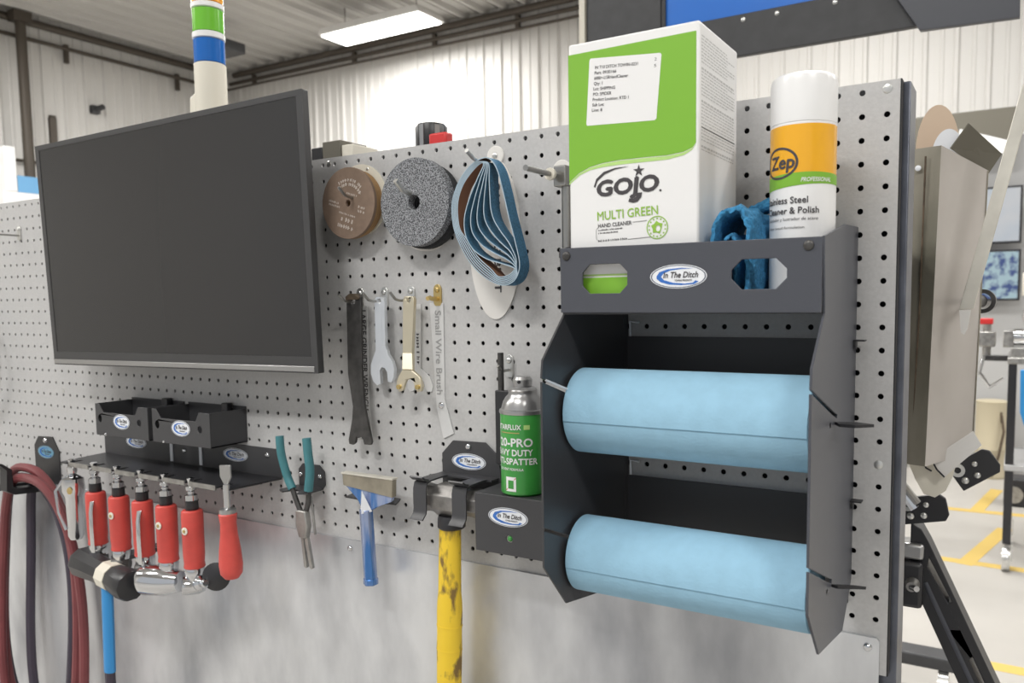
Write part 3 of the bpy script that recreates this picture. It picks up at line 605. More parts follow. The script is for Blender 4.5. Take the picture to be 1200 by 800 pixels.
jaw = [(-27.25, -8.5), (-27.1, -8.3), (-26.6, -8.3), (-26.48, -8.5), (-26.5, -11.2), (-26.3, -11.75), (-25.98, -12.15), (-25.85, -12.6), (-25.92, -13.1), (-26.12, -13.4), (-26.38, -13.35), (-26.42, -12.8), (-26.6, -12.55), (-26.85, -12.5), (-27.0, -12.7), (-26.95, -13.5), (-27.25, -13.62), (-27.55, -13.35), (-27.72, -12.9), (-27.7, -12.4), (-27.5, -11.95), (-27.27, -11.5)]
MB().prism(jaw, 'y', -.62, -.86, holes=[ell(-26.88, -8.55, .14, .14, 12)]).build('body', M_wrench, t, bevel=.05)
MB().prism([(-27.08, -9.3), (-26.7, -9.3), (-26.72, -11.2), (-27.1, -11.2)], 'y', -.875, -.86).build('raised_panel', M_wrench, t)
M_pinw = mat('pale brass plating', (.66, .60, .46), .32, .7)
t = thing('pin_wrench', (-24.6, -1, -13.7), 'brass-coloured bent pin wrench with a two-pin fork', 'wrench')
mb = MB().prism([(-24.92, -8.5), (-24.8, -8.3), (-24.2, -8.3), (-24.1, -8.5), (-24.35, -11.6), (-25.05, -11.6)], 'y', -.75, -1.0, holes=[ell(-24.5, -8.55, .14, .14, 12)]); mb.build('handle', M_pinw, t, bevel=.03)
MB().add([(-25.05, -.75, -11.6), (-24.35, -.75, -11.6), (-24.35, -1.0, -11.6), (-25.05, -1.0, -11.6), (-24.75, -1.2, -12.65), (-24.0, -1.2, -12.65), (-24.0, -1.4, -12.5), (-24.75, -1.4, -12.5)], [(0, 1, 2, 3), (7, 6, 5, 4), (0, 4, 5, 1), (1, 5, 6, 2), (2, 6, 7, 3), (3, 7, 4, 0)]).build('bent_neck', M_pinw, t)
fork = [(-24.75, -12.55), (-24.0, -12.55), (-23.5, -12.9), (-23.3, -13.45), (-23.4, -13.75), (-23.7, -13.8), (-23.9, -13.5), (-23.95, -13.2), (-24.2, -13.05), (-24.5, -13.15), (-24.65, -13.45), (-24.75, -13.75), (-25.05, -13.85), (-25.25, -13.6), (-25.2, -13.2), (-25.05, -12.9)]
MB().prism(fork, 'y', -1.2, -1.42).build('fork', M_pinw, t, bevel=.04)
for x, z in ((-25.0, -13.55), (-23.6, -13.5)): MB().cyl((x, -1.42, z), (x, -1.55, z), .14, n=14).build('pin', M_brass, t)
t = thing('pin_wrench_tag', (-24.4, 0, -14.2), 'pale fork-shaped tag behind the brass-coloured pin wrench', 'tag')
MB().prism([(x-.3, z-.15) for x, z in [(-24.6, -8.6), (-24.05, -8.6), (-24.2, -12.4)]+fork[2:]], 'y', -.07, -.01).build('plate', M_tagclear, t)
mb = MB(); marks(mb, yplane(-24.75, -.08, -11.4, -math.pi/2), 1.8, .22); mb.build('lettering', M_ink, t)
t = thing('brush_tag', (-22.9, 0, -16.5), 'clear brush-shaped tag reading small wire brush', 'tag')
MB().prism([(-23.7, -8.7), (-22.7, -8.7), (-22.75, -14.3), (-22.15, -16.3), (-22.9, -16.65), (-23.35, -14.9)], 'y', -.07, -.01).build('plate', M_tagclear, t)
mb = MB(); text(mb, 'Small Wire Brush', yplane(-23.3, -.08, -11.6, -math.pi/2), 4.9, .42, bold=.02); mb.build('lettering', M_greyink, t); screw(t, -23.0, -.07, -14.7, .2, .1, M_chrome)
t = thing('marker_pouch', (-18.0, -.9, -17.6), 'black marker pouch on the board beside the green can', 'pouch')
MB().box(-18.55, -17.5, -1.05, -.6, -17.6, -13.5).build('pouch', M_blackd, t, bevel=.06); MB().box(-17.5, -16.7, -.7, -.15, -14.6, -13.3).build('clip', M_blackd, t, bevel=.05)
MB().cyl((-18.25, -.85, -14), (-18.25, -.85, -11.45), .17, n=12).build('marker', M_darksteel, t)

# ================================================================ towel rack
rk = thing('towel_rack', (-5.6, -4, -23), 'charcoal metal rack with a shelf above and two blue paper rolls below', 'rack')
XL, XR = -11.05, -.1
side = [(-6.85, -6.46), (-2.9, -5.75), (0, -5.65), (0, -21.3), (-1.95, -23.0), (-6.67, -22.2), (-8.6, -20.0)]
slot = lambda z: [(-8.6, z-.06), (-4.7, z-1.32), (-4.6, z-1.2), (-8.6, z+.08)]
front = [(-8.6, -18.4), (-5.3, -19.8), (-4.5, -20.1), (-4.45, -19.95), (-5.2, -19.66), (-8.6, -18.26), (-8.6, -12.05), (-4.9, -13.25), (-4.0, -13.5), (-3.95, -13.35), (-4.85, -13.1), (-8.6, -11.9), (-8.5, -11.15), (-6.6, -9.27)]
for xx, nm in ((XL, 0), (XR, 1)):
    MB().prism(side+front, 'x', xx-.05, xx+.05).build('side_plate', M_black if nm == 0 else M_rackside, rk, bevel=.015)  # left plate takes the darker copy, inner-face shade put into its colour
panel = [(XL+.0, -6.44), (XR-.03, -6.48), (XR-.03, -9.24), (XL+.0, -9.2)]
MB().prism(panel, 'y', -6.85, -6.75, holes=[octa(-9.98, -7.9, -8.4, -7.18, .34), octa(-3.5, -1.4, -8.34, -7.2, .4)]).build('front_panel', M_rackside, rk, bevel=.02)
MB().box(XL+.06, XR-.06, -6.74, -.06, -9.28, -9.18).build('shelf_floor', M_black, rk)
MB().box(XL+.06, XR-.06, -.12, -.03, -9.18, -7.5).build('back_flange', M_black, rk)
for a, b in ((-16.2, -10.5), (-22.4, -17.62)): MB().box(XL+.06, XR-.06, -.14, -.02, a, b).build('back_strip', M_black, rk)
MB().box(XL+.06, -11.9+1.6-.9, -.6, -.02, -22.4, -9.3).build('back_flange', M_black, rk)
for x in (-10.75, -.62): screw(rk, x, -6.85, -6.78, .2, .1, M_darksteel)
sticker(rk, -5.67, -6.855, -7.78, 2.4, .96)
for z in (-10.55, -17.6): MB().box(XR-.05, .42, -.75, -.25, z-.03, z+.03).build('locking_tab', M_blackd, rk); MB().prism([(-.75, z), (-.25, z), (-.45, z-.4), (-.75, z-.3)], 'x', XR+.1, XR+.16).build('locking_tab', M_blackd, rk)
for (z, zc, yc) in ((-13.4, -13.6, -5.3), (-19.95, -20.15, -5.4)):
    MB().tube([(XL-.1, yc, zc), (XR+.05, yc, zc)], .12, 8).build('roll_rod', M_zinc, rk)
    h = MB().add([(XR+.06, yc+.3, zc+.05), (XR+.5, yc+.1, zc-.05), (XR+1.6, yc+.6, zc-.15), (XR+1.75, yc+.9, zc-.3), (XR+.7, yc+.7, zc-.45), (XR+.06, yc+.6, zc-.2)], [(0, 1, 2, 3, 4, 5)])
    MB().prism([(XR+.05, yc+.9), (XR+.3, yc+.4), (XR+.9, yc+.35), (XR+1.5, yc+.9), (XR+.8, yc+1.2)] if z > -15 else [(XR+.05, yc+.9), (XR+.3, yc+.8), (XR+1.3, yc+1.25), (XR+.8, yc+1.2)], 'z', zc-.1, zc+.02).build('rod_handle', M_blackd, rk)
for z in (-9.75, -16.8): MB().tube([(-12.0+1.2, -.2, z-.75), (-10.8, -.25, z), (-10.3, -.25, z-.05)], .06, 6).build('white_tie', M_stk, rk)
MB().tube([(XL+.05, -8.3, -12.0), (XL+.3, -6.6, -12.6)], .05, 6).build('wire', M_stk, rk)
for i, (yc, zc, r, lab) in enumerate(((-5.3, -13.6, 1.9, 'full blue paper towel roll on the upper rod of the rack'), (-5.4, -20.15, 1.7, 'blue paper towel roll on the lower rod of the rack'))):
    t = thing('paper_towel_roll', (-5.6, yc, zc-r), lab, 'paper roll', 'blue paper rolls in the rack')
    mb = MB(); n = 64
    mb.lathe([(.8, 0), (r-.05, 0), (r, .05), (r, 10.35), (r-.05, 10.4), (.8, 10.4)], (-10.85, yc, zc), (1, 0, 0), n); mb.build('paper', M_towel, t)
    MB().lathe([(.62, .02), (.8, .02), (.8, 10.38), (.62, 10.38)], (-10.85, yc, zc), (1, 0, 0), 32).build('cardboard_core', M_card, t)
    # loose end of the sheet: an edge step running along the roll
    a0 = math.radians(188 if i == 0 else 188); m2 = MB(); vs = []; fs = []
    for k in range(9):
        a = a0-math.radians(5)*k; rr = r+.035*(1-k/8)+.004
        vs += [(-10.8, yc+rr*math.cos(a), zc+rr*math.sin(a)), (-.5, yc+rr*math.cos(a), zc+rr*math.sin(a)-.0)]
    fs = [(2*k, 2*k+1, 2*k+3, 2*k+2) for k in range(8)]
    m2.add(vs, fs).build('loose_sheet_end', M_towel, t); MB().tube([(-10.8, yc+(r+.018)*math.cos(a0), zc+(r+.018)*math.sin(a0)), (-.5, yc+(r+.018)*math.cos(a0), zc+(r+.018)*math.sin(a0))], .022, 6).build('sheet_edge', M_towelseam, t)

# ================================================================ hand cleaner box
bx = thing('hand_cleaner_box', (-7.9, -4, -9.18), 'white and lime green hand cleaner carton standing on the rack shelf', 'carton')
bx0, bx1, by0, by1, bz0, bz1 = -10.8, -4.98, -6.42, -1.55, -9.17, 2.12
MB().box(bx0, bx1, by0, by1, bz0, bz1).build('carton', M_white, bx, bevel=.09)
yf = by0-.008; ww = bx1-bx0
wave = [(bx0, -3.62), (-10.3, -3.26), (-9.8, -3.06), (-9.2, -2.95), (-8.4, -2.9), (-7.2, -2.9), (-6.3, -2.92), (-5.6, -2.85), (-5.25, -2.72), (bx1-.12, -2.55)]
MB().prism(wave+[(bx1-.12, 1.72), (bx0, 1.68)], 'y', yf, yf-.004).build('green_print', M_green, bx)
MB().prism([(x, z-.03) for x, z in wave]+[(x, z-.03-.16*math.sin(math.pi*min(1, max(.15, i/9)))) for i, (x, z) in reversed(list(enumerate(wave)))], 'y', yf, yf-.004).build('pale_swoosh', M_green2, bx)
MB().box(bx0, bx1-.02, yf-.004, yf, bz0+.02, -7.72).build('green_band', M_green, bx)
MB().box(bx0, bx1-.02, yf-.004, yf, -7.66, -7.58).build('pale_band', M_green2, bx)
lb = MB().prism([(-9.72, 1.39), (-6.6, 1.12), (-6.55, 1.05), (-6.77, -1.42), (-6.85, -1.48), (-9.9, -1.34), (-9.95, -1.28), (-9.78, 1.33)], 'y', yf-.006, yf-.012).build('paper_label', M_white, bx)
mb = MB(); ang = -.07
for i, (s_, w_) in enumerate((('IN T10 DITCH TOWIN-0231', 1.95), ('Part: 0930166', 1.0), ('6000+-LGRHandCleaner', 1.55), ('Qty: 1', .4), ('Lot: SHIPPING', 1.0), ('PO: SPIDER', .85), ('Product Location: RTD 1', 1.65), ('Sub Lot:', .55), ('Line: 8', .48))):
    text(mb, s_, yplane(-9.52-.02*i, yf-.016, .93-.215*i, ang), w_, .125, bold=.005, align='l')
text(mb, '2', yplane(-6.8, yf-.016, .85), .1, .12); text(mb, '5', yplane(-6.82, yf-.016, .6), .1, .12)
mb.build('lettering', M_ink, lb)
lg = MB(); text(lg, 'GOJO', yplane(-8.1, yf-.006, -4.28, .02), 2.75, .62, bold=.045, slant=.12)
lg.prism([(-7.62, -4.3), (-7.40, -4.3), (-7.45, -4.5), (-7.6, -4.66), (-7.8, -4.7), (-8.02, -4.64), (-7.98, -4.5), (-7.8, -4.52), (-7.68, -4.46)], 'y', yf-.006, yf-.012); lg.prism(ell(-6.6, -4.28, .05, .05, 10), 'y', yf-.006, yf-.012)
st = [(-7.55+(.26 if k % 2 == 0 else .1)*math.sin(k*math.pi/5), -3.42+(.26 if k % 2 == 0 else .1)*math.cos(k*math.pi/5)) for k in range(10)]
lg.prism(st, 'y', yf-.006, yf-.012)
lg.prism([(-9.55, -3.95), (-9.45, -3.68), (-9.1, -3.42), (-8.6, -3.26), (-8.0, -3.2), (-8.6, -3.2), (-9.15, -3.32), (-9.5, -3.58), (-9.62, -3.9)], 'y', yf-.006, yf-.012)
lg.build('logo', M_ink, bx, label='dark GOJO lettering with a star')
mb = MB(); text(mb, 'MULTI GREEN', yplane(-8.08, yf-.006, -5.27, .035), 2.75, .36, bold=.012); mb.build('product_name', M_limeink, bx)
mb = MB(); text(mb, 'HAND CLEANER', yplane(-8.65, yf-.006, -5.6, .035), 1.55, .16, bold=.01); marks(mb, yplane(-8.84, yf-.006, -5.75, .03), 1.15, .07); marks(mb, yplane(-8.95, yf-.006, -5.88, .03), .95, .07); marks(mb, yplane(-8.75, yf-.006, -6.2, .03), 1.35, .09)
mb.build('small_print', M_ink, bx)
mb = MB(); mb.tube([(-7.2, yf-.006, -5.45), (-7.82, yf-.006, -5.48)], .012, 4); mb.tube([(-9.44, yf-.006, -5.62), (-9.52, yf-.006, -5.72), (-9.52, yf-.006, -6.08), (-9.44, yf-.006, -6.17)], .012, 4); mb.tube([(-8.05, yf-.006, -6.17), (-7.0, yf-.006, -6.12)], .012, 4); mb.build('frame_line', M_greyink, bx)
sl = MB().prism(ell(-6.74, -5.76, .47, .47, 32), 'y', yf-.006, yf-.01, holes=[ell(-6.74, -5.76, .43, .43, 32)]); 
for k in range(14):
    a = 2*math.pi*k/14; sl.box(-6.74-.03, -6.74+.03, yf-.01, yf-.006, -5.76+.33, -5.76+.39).rot(a, 'Y', (-6.74, 0, -5.76), len(sl.v)-8)
sl.prism([(-6.74+(.28 if k % 2 else .2)*math.cos(k*.57), -5.76+(.28 if k % 2 else .2)*math.sin(k*.57)) for k in range(11)], 'y', yf-.006, yf-.01, holes=[ell(-6.7, -5.8, .1, .13, 10)]); sl.build('seal', M_limeink, bx, label='round green seal')
mb = MB(); xs = bx1+.006; z = 1.6
def sideline(z, a, b, hh=.045):
    y = by0+.25+a
    while y < by0+.25+b:
        l = random.uniform(.12, .4); mb.box(xs, xs+.003, y, min(y+l, by0+.25+b), z-hh, z+hh); y += l+.09
rows = 0
while z > -2.9:
    ln = random.choice([4.1, 4.2, 4.15, 3.2, 4.2]); bold = rows in (10, 20, 34)
    if rows not in (9, 19, 33): sideline(z, 0, ln if not bold else 4.1, .02 if not bold else .04)
    z -= .125; rows += 1
mb.build('side_print', M_paleink, bx); MB().box(bx1+.006, bx1+.01, by0+.25, by0+4.5, -1.93, -1.89).build('rule_line', M_ink, bx)

# ================================================================ spray cans
def can(cx, cy, zb, zt, R, name, label, base=M_whitegl):
    t = thing(name, (cx, cy, zb), label, 'spray can'); return t
cx, cy, R = -1.56, -3.85, 1.27
zp = thing('polish_can', (cx, cy, -9.17), 'white and amber stainless steel polish spray can with a white cap', 'spray can')
MB().lathe([(R-.1, -9.17), (R, -9.05), (R, -1.95), (R-.08, -1.85), (R-.1, -1.8)], (cx, cy, 0), (0, 0, 1), 64).build('body', M_whitegl, zp)
MB().lathe([(R-.03, -1.95), (R+.01, -1.9), (R+.01, -.35), (R-.05, -.12), (R-.2, -.02), (0, 0)], (cx, cy, 0), (0, 0, 1), 64).build('cap', M_whitegl, zp)
MB().lathe([(R+.006, -4.05), (R+.006, -2.02)], (cx, cy, 0), (0, 0, 1), 64).build('amber_band', M_yellowcan, zp)
# green wave band
vs = []; fs = []; N = 64
for k in range(N):
    th = 2*math.pi*k/N; top = -3.95+.10*math.sin(th+1.2)*1.0; bot = -4.42+.12*math.cos(th-1.0)
    for zz, rr in ((top, R+.012), (bot, R+.012)): vs.append((cx+rr*math.sin(th), cy-rr*math.cos(th), zz))
for k in range(N): a = 2*k; b = 2*((k+1) % N); fs.append((a, b, b+1, a+1))
MB().add(vs, fs).build('green_band', M_green, zp)
TH = .16
fm = lambda z, th: cylmap(cx, cy, z, R+.02, th)
mb = MB(); text(mb, 'PROFESSIONAL', fm(-4.22, TH+.5), 1.25, .16, bold=.02, slant=.2); mb.build('white_lettering', M_white, zp)
mb = MB(); text(mb, 'Stainless Steel', fm(-5.02, TH-0.55), 2.0, .25, bold=.015); text(mb, 'Cleaner & Polish', fm(-5.42, TH-0.35), 2.35, .25, bold=.015); text(mb, 'Limpiador y lustrador de acero', fm(-5.68, TH-0.35), 2.3, .12); text(mb, 'Water-based formulation', fm(-6.0, TH-0.55), 1.75, .1); mb.build('lettering', M_ink, zp)
def wrapell(a, b, th0, z0, rr, n=36): return [(cx+rr*math.sin(th0+a*math.cos(2*math.pi*i/n)/rr), cy-rr*math.cos(th0+a*math.cos(2*math.pi*i/n)/rr), z0+b*math.sin(2*math.pi*i/n)) for i in range(n)]
lt = TH-.70; lo = wrapell(.82, .62, lt, -3.45, R+.02); li = wrapell(.72, .53, lt, -3.45, R+.02); n = 36
MB().add(lo+li, [(i, (i+1) % n, n+(i+1) % n, n+i) for i in range(n)]).build('logo_ring', M_ink, zp)
mb = MB(); text(mb, 'Zep', fm(-3.66, lt+.06), 1.15, .5, bold=.03, slant=.1); mb.build('logo', M_ink, zp)

gx, gy, GR = -16.3, -1.75, 1.2
gz0 = -18.75
gc = thing('anti_spatter_can', (gx, gy, gz0), 'green anti-spatter spray can with a silver dome top', 'spray can')
MB().lathe([(GR-.12, gz0), (GR, gz0+.1), (GR, -14.45), (GR-.03, -14.4)], (gx, gy, 0), (0, 0, 1), 56).build('body', M_cangreen, gc)
MB().lathe([(GR+.02, -14.5), (GR+.05, -14.42), (GR+.03, -14.3), (GR-.06, -14.26), (GR-.1, -14.12), (1.04, -13.9), (.9, -13.66), (.76, -13.52), (.74, -13.42), (.78, -13.3), (.72, -13.2), (.55, -13.12), (0, -13.1)], (gx, gy, 0), (0, 0, 1), 48).build('dome', M_silver, gc)
MB().lathe([(.5, -13.1), (.52, -12.75), (.42, -12.6), (0, -12.58)], (gx, gy, 0), (0, 0, 1), 24).build('nozzle', M_silver, gc); MB().cyl((gx+.1, gy-.4, -12.85), (gx+.13, gy-.56, -12.85), .09, n=10).build('spray_hole', M_dark, gc)
gm = lambda z, th: cylmap(gx, gy, z, GR+.012, th)
mb = MB(); gt = .30
text(mb, 'STARFLUX', gm(-15.25, -.15), 1.5, .26, bold=.03); text(mb, '20-PRO', gm(-16.12, .14), 2.0, .42, bold=.03); text(mb, 'HEAVY DUTY', gm(-16.6, -.08), 2.55, .32, bold=.03); text(mb, 'ANTI-SPATTER', gm(-17.06, -.02), 2.95, .32, bold=.03); text(mb, 'SOLVENT FORMULA', gm(-17.38, -.06), 1.5, .13, bold=.02)
mb.build('lettering', M_white, gc)
def gbox(th0, z0, w, h, rr, m, nm):
    vs = [gm(z0, th0)(u, v) for v in (-h/2, h/2) for u in [w*(i/6-.5) for i in range(7)]]; vs = [(gx+(p[0]-gx)*rr, gy+(p[1]-gy)*rr, p[2]) for p in vs]
    return MB().add(vs, [(i, i+1, 8+i, 7+i) for i in range(6)]).build(nm, m, gc)
gbox(-.03, -18.1, .62, .76, 1.0, M_white, 'symbol_panel'); gbox(-.03, -18.12, .34, .44, 1.004, M_cangreen, 'symbol'); gbox(.72, -15.12, .32, .24, 1.0, M_green2, 'badge'); gbox(-.1, -15.42, 1.2, .05, 1.0, M_brass, 'rule')
mb = MB().tube([gm(-18.42, -.03)(-.29, 0), gm(-17.76, -.03)(.29, 0)], .025, 4); mb.build('red_bar', M_red, gc)
MB().lathe([(GR+.006, gz0+.12), (GR+.006, gz0+.3)], (gx, gy, 0), (0, 0, 1), 48).build('bottom_band', M_cangreen, gc)

# can holder + hammer holder
t = thing('can_holder', (-16.6, -1.6, -21.8), 'black sheet-metal can holder beside the rack carrying the green can', 'holder')
MB().prism([(-18.62, -18.75), (-14.3, -18.75), (-14.3, -21.88), (-18.6, -21.88)], 'y', -3.02, -2.92, holes=[ell(-16.45, -21.0, .2, .2, 14)]).build('front_plate', M_black, t, bevel=.03)
MB().box(-18.6, -14.3, -2.92, -.1, -18.86, -18.76).build('shelf', M_black, t); MB().box(-18.6, -14.3, -.1, -.01, -21.8, -17.2).build('back_plate', M_black, t)
MB().box(-14.36, -14.3, -2.92, -.1, -21.8, -18.86).build('side_plate', M_black, t)
sticker(t, -16.5, -3.03, -19.85, 2.45, 1.0); dome(MB(), (-16.45, -2.9, -21.0), .16, .12).build('green_clip', M_cangreen, t)
t = thing('hammer_holder', (-21, -1.5, -21), 'black sheet-metal hammer holder with two curved arms', 'holder')
MB().prism([(-23.0, -20.3), (-23.0, -17.5), (-22.2, -16.7), (-19.9, -16.65), (-19.05, -17.35), (-18.9, -18.2), (-18.7, -20.3)], 'y', -.12, -.02).build('back_plate', M_black, t, bevel=.02)
screw(t, -21.08, -.12, -17.0, .2, .12, M_chrome); sticker(t, -21.06, -.13, -17.85, 2.4, .95)
def arm(xa, xb):
    P = [(-.1, -18.72), (-1.2, -18.66), (-2.3, -18.68), (-2.65, -18.78), (-2.72, -19.1), (-2.72, -20.2), (-2.78, -20.45), (-3.1, -20.75)]
    top = [(y, z) for y, z in P]; poly = top+[(y-.03 if i < 4 else y-.09, z+.09 if i < 4 else z+.02) for i, (y, z) in reversed(list(enumerate(top)))]
    MB().prism([(-2.5, -18.62), (-2.85, -18.55), (-3.1, -18.35), (-3.05, -18.28), (-2.8, -18.45), (-2.5, -18.52)], 'x', xa, xb).build('arm_horn', M_black, t)
    return MB().prism(poly, 'x', xa, xb).build('arm', M_black, t)
arm(-23.0, -22.1); arm(-20.3, -19.35)
MB().box(-23.0, -19.0, -.85, -.12, -18.7, -18.6).build('cross_plate', M_black, t)
M_hammer = mat('worn hammer steel', (.40, .385, .37), .42, .75, c2=(.12, .115, .11), nscale=22, detail=6)
hm = thing('sledge_hammer', (-21.2, -2.0, -36), 'steel sledge hammer with a worn yellow handle hanging in the black holder', 'hammer')
prof = [(.62, 0), (.82, .12), (.84, .6), (.78, 1.0), (.80, 1.25), (.98, 1.6), (.98, 3.1), (.80, 3.4), (.78, 3.7), (.84, 4.1), (.82, 4.5), (.62, 4.6)]
MB().lathe(prof, (-23.45, -1.7, -19.75), (1, 0, 0), 8).rot(math.pi/8, 'X', (-23.45, -1.7, -19.75)).build('head', M_hammer, hm, bevel=.05)
hx = -21.15
MB().lathe([(.72, -20.6), (.78, -20.75), (.8, -21.25), (.7, -21.35)], (hx, -1.75, 0), (0, 0, 1), 24).build('rubber_collar', M_blackd, hm)
rr = [(-21.3, .66), (-23, .68), (-25.0, .70), (-25.6, .76), (-26.2, .78), (-27.5, .76), (-28.2, .78), (-30, .76), (-34, .74), (-37, .78), (-37.3, .6)]
mb = MB(); mb.lathe([(r, z) for z, r in rr], (0, 0, 0), (0, 0, 1), 24); mb.xf(lambda p: (hx+p.x-.035*(-21.3-p.z), -1.9+p.y*.8, p.z)); mb.build('handle', M_yellow, hm)
for z in (-26.9, -28.3): MB().lathe([(.785, z), (.80, z-.06), (.785, z-.12)], (hx-.035*(-21.3-z), -1.9, 0), (0, 0, 1), 24).xf(lambda p: (p.x, -1.9+(p.y+1.9)*.8, p.z)).build('grip_ring', M_yellow, hm)

# scraper + holder
t = thing('scraper_holder', (-27.7, -.6, -20.8), 'small black bracket holding the blue scraper', 'holder')
MB().box(-29.6, -27.0, -.08, -.01, -20.6, -19.6).build('back_plate', M_black, t)
MB().prism([(-30.0, -.1), (-26.3, -.1), (-25.7, -1.2), (-26.6, -1.3), (-26.9, -.9), (-28.1, -.9), (-28.4, -1.3), (-29.8, -1.2)], 'z', -20.72, -20.62).build('shelf', M_blackd, t)
t = thing('scraper', (-27.6, -1.5, -25.6), 'blue metal scraper with a wide tan blade hanging handle down', 'scraper')
MB().prism([(-29.55, -19.0), (-25.5, -19.0), (-25.55, -20.15), (-29.5, -19.8)], 'y', -1.3, -1.7).build('blade', M_tan, t, bevel=.05, label='tan blade block'); MB().box(-29.6, -25.45, -1.74, -1.28, -19.08, -18.98).build('blade_edge', M_barsteel, t)
MB().prism([(-29.4, -19.8), (-25.6, -20.1), (-25.75, -20.45), (-26.9, -20.9), (-27.2, -21.1), (-28.1, -21.1), (-28.4, -20.6)], 'y', -1.35, -1.62).build('web', M_bluemetal, t, bevel=.04)
MB().add([(-27.72, -1.95, -19.9), (-28.2, -1.6, -21.2), (-27.25, -1.6, -21.2), (-27.7, -2.05, -21.3)], [(0, 1, 3), (0, 3, 2), (0, 2, 1), (1, 2, 3)]).build('spine', M_stk, t)
pts6 = [(.43*math.cos(math.radians(60*k+30)), .43*math.sin(math.radians(60*k+30))) for k in range(6)]
MB().prism(pts6, 'z', -25.4, -21.1).xf(lambda p: (p.x-27.75+(-21.1-p.z)*.05, p.y-1.6, p.z)).build('handle', M_bluemetal, t, bevel=.06)
MB().prism([(x*1.12, y*1.12) for x, y in pts6], 'z', -25.75, -25.35).xf(lambda p: (p.x-27.53, p.y-1.6, p.z)).build('end_cap', M_bluemetal, t, bevel=.06)

# pliers + holder
t = thing('pliers_holder', (-34, -.7, -20.6), 'small black bracket holding the teal pliers', 'holder')
MB().prism([(-35.1, -20.7), (-35.1, -19.6), (-34.7, -19.2), (-33.2, -19.2), (-32.75, -19.6), (-32.7, -20.5), (-33.0, -20.8)], 'y', -.1, -.01).build('back_plate', M_black, t)
MB().prism([(-35.3, -.05), (-32.9, -.05), (-32.8, -1.5), (-33.4, -1.9), (-33.7, -1.2), (-34.4, -1.2), (-34.7, -1.9), (-35.3, -1.6)], 'z', -20.8, -20.7).build('shelf', M_black, t)
for x in (-34.9, -33.15): screw(t, x, -.1, -19.95, .17, .1, M_chrome)
t = thing('pliers', (-33.8, -1.4, -25), 'long-nose pliers with teal grips hanging nose down', 'pliers')
PY = -1.4
def tb(pts, r, m, nm, n=12, flat=1.): return MB().tube([(x, PY+dy, z) for x, dy, z in spline(pts, 5)], r, n, flat=flat).build(nm, m, t)
tb([(-35.2, -.1, -17.2), (-35.1, -.1, -18.4), (-34.75, 0, -19.8), (-34.3, 0, -20.6)], .27, M_teal, 'grip')
tb([(-32.95, .1, -17.2), (-32.85, .1, -18.3), (-32.75, .1, -19.3), (-32.95, .1, -20.6)], .29, M_teal, 'grip')
tb([(-34.35, 0, -20.5), (-34.0, 0, -21.3), (-33.6, 0, -22.1)], .17, M_darksteel, 'lever'); tb([(-32.95, .1, -20.5), (-33.0, .1, -21.3), (-33.2, 0, -22.1)], .17, M_darksteel, 'lever')
MB().prism([(-33.85, -21.9), (-33.0, -21.9), (-32.85, -22.9), (-33.05, -23.7), (-33.65, -23.7), (-33.9, -22.9)], 'y', PY+.2, PY-.25).build('pivot', M_steel, t, bevel=.08)
MB().prism([(-33.6, -23.6), (-33.38, -23.6), (-33.12, -25.6), (-33.25, -25.7), (-33.4, -25.6)], 'y', PY+.1, PY-.12).build('jaw', M_steel, t, bevel=.03); MB().prism([(-33.3, -23.6), (-33.0, -23.6), (-32.62, -25.6), (-32.75, -25.7), (-32.9, -25.6)], 'y', PY+.1, PY-.12).build('jaw', M_steel, t, bevel=.03)
tb([(-32.95, .3, -21.0), (-32.8, .3, -22.3), (-32.7, .3, -23.5)], .08, M_steel, 'spring', 8)

# ================================================================ tool shelf and its bins
sh = thing('tool_shelf', (-47, -2, -20.4), 'black sheet-metal tool shelf with a slotted front edge', 'shelf')
MB().prism([(-57.25, -20.4), (-36.75, -20.4), (-36.75, -19.3), (-37.2, -18.45), (-57.25, -18.45)], 'y', -.1, -.01).build('back_plate', M_black, sh, bevel=.02)
# slotted shelf plate
fr = [(-36.75, -.1), (-57.25, -.1), (-56.6, -4.0)]
SLOTS = [-55.6, -52.6, -49.7, -46.9, -44.2, -41.4, -38.2]
for xs_ in SLOTS: fr += [(xs_-.2, -4.0), (xs_-.2, -2.9), (xs_+.2, -2.9), (xs_+.2, -4.0)]
fr += [(-37.1, -4.0)]
MB().prism(fr, 'z', -20.5, -20.38).build('shelf_plate', M_blackd, sh)
for i in range(len(SLOTS)-1): 
    a, b = SLOTS[i]+.25, SLOTS[i+1]-.25
    MB().box(a, b, -4.08, -3.98, -20.62, -20.3).build('front_lip', M_steel, sh)
for x, z in ((-38.1, -18.95), (-47.1, -19.4), (-56.6, -18.75)): screw(sh, x, -.1, z, .2, .12, M_chrome)
sticker(sh, -53.0, -.11, -19.2, 2.6, .95); sticker(sh, -41.4, -.11, -19.2, 2.6, .95)
for x in (-48.6, -45.2): MB().box(x-.16, x+.16, -.16, -.1, -20.3, -18.3).build('strap', M_stk, sh)
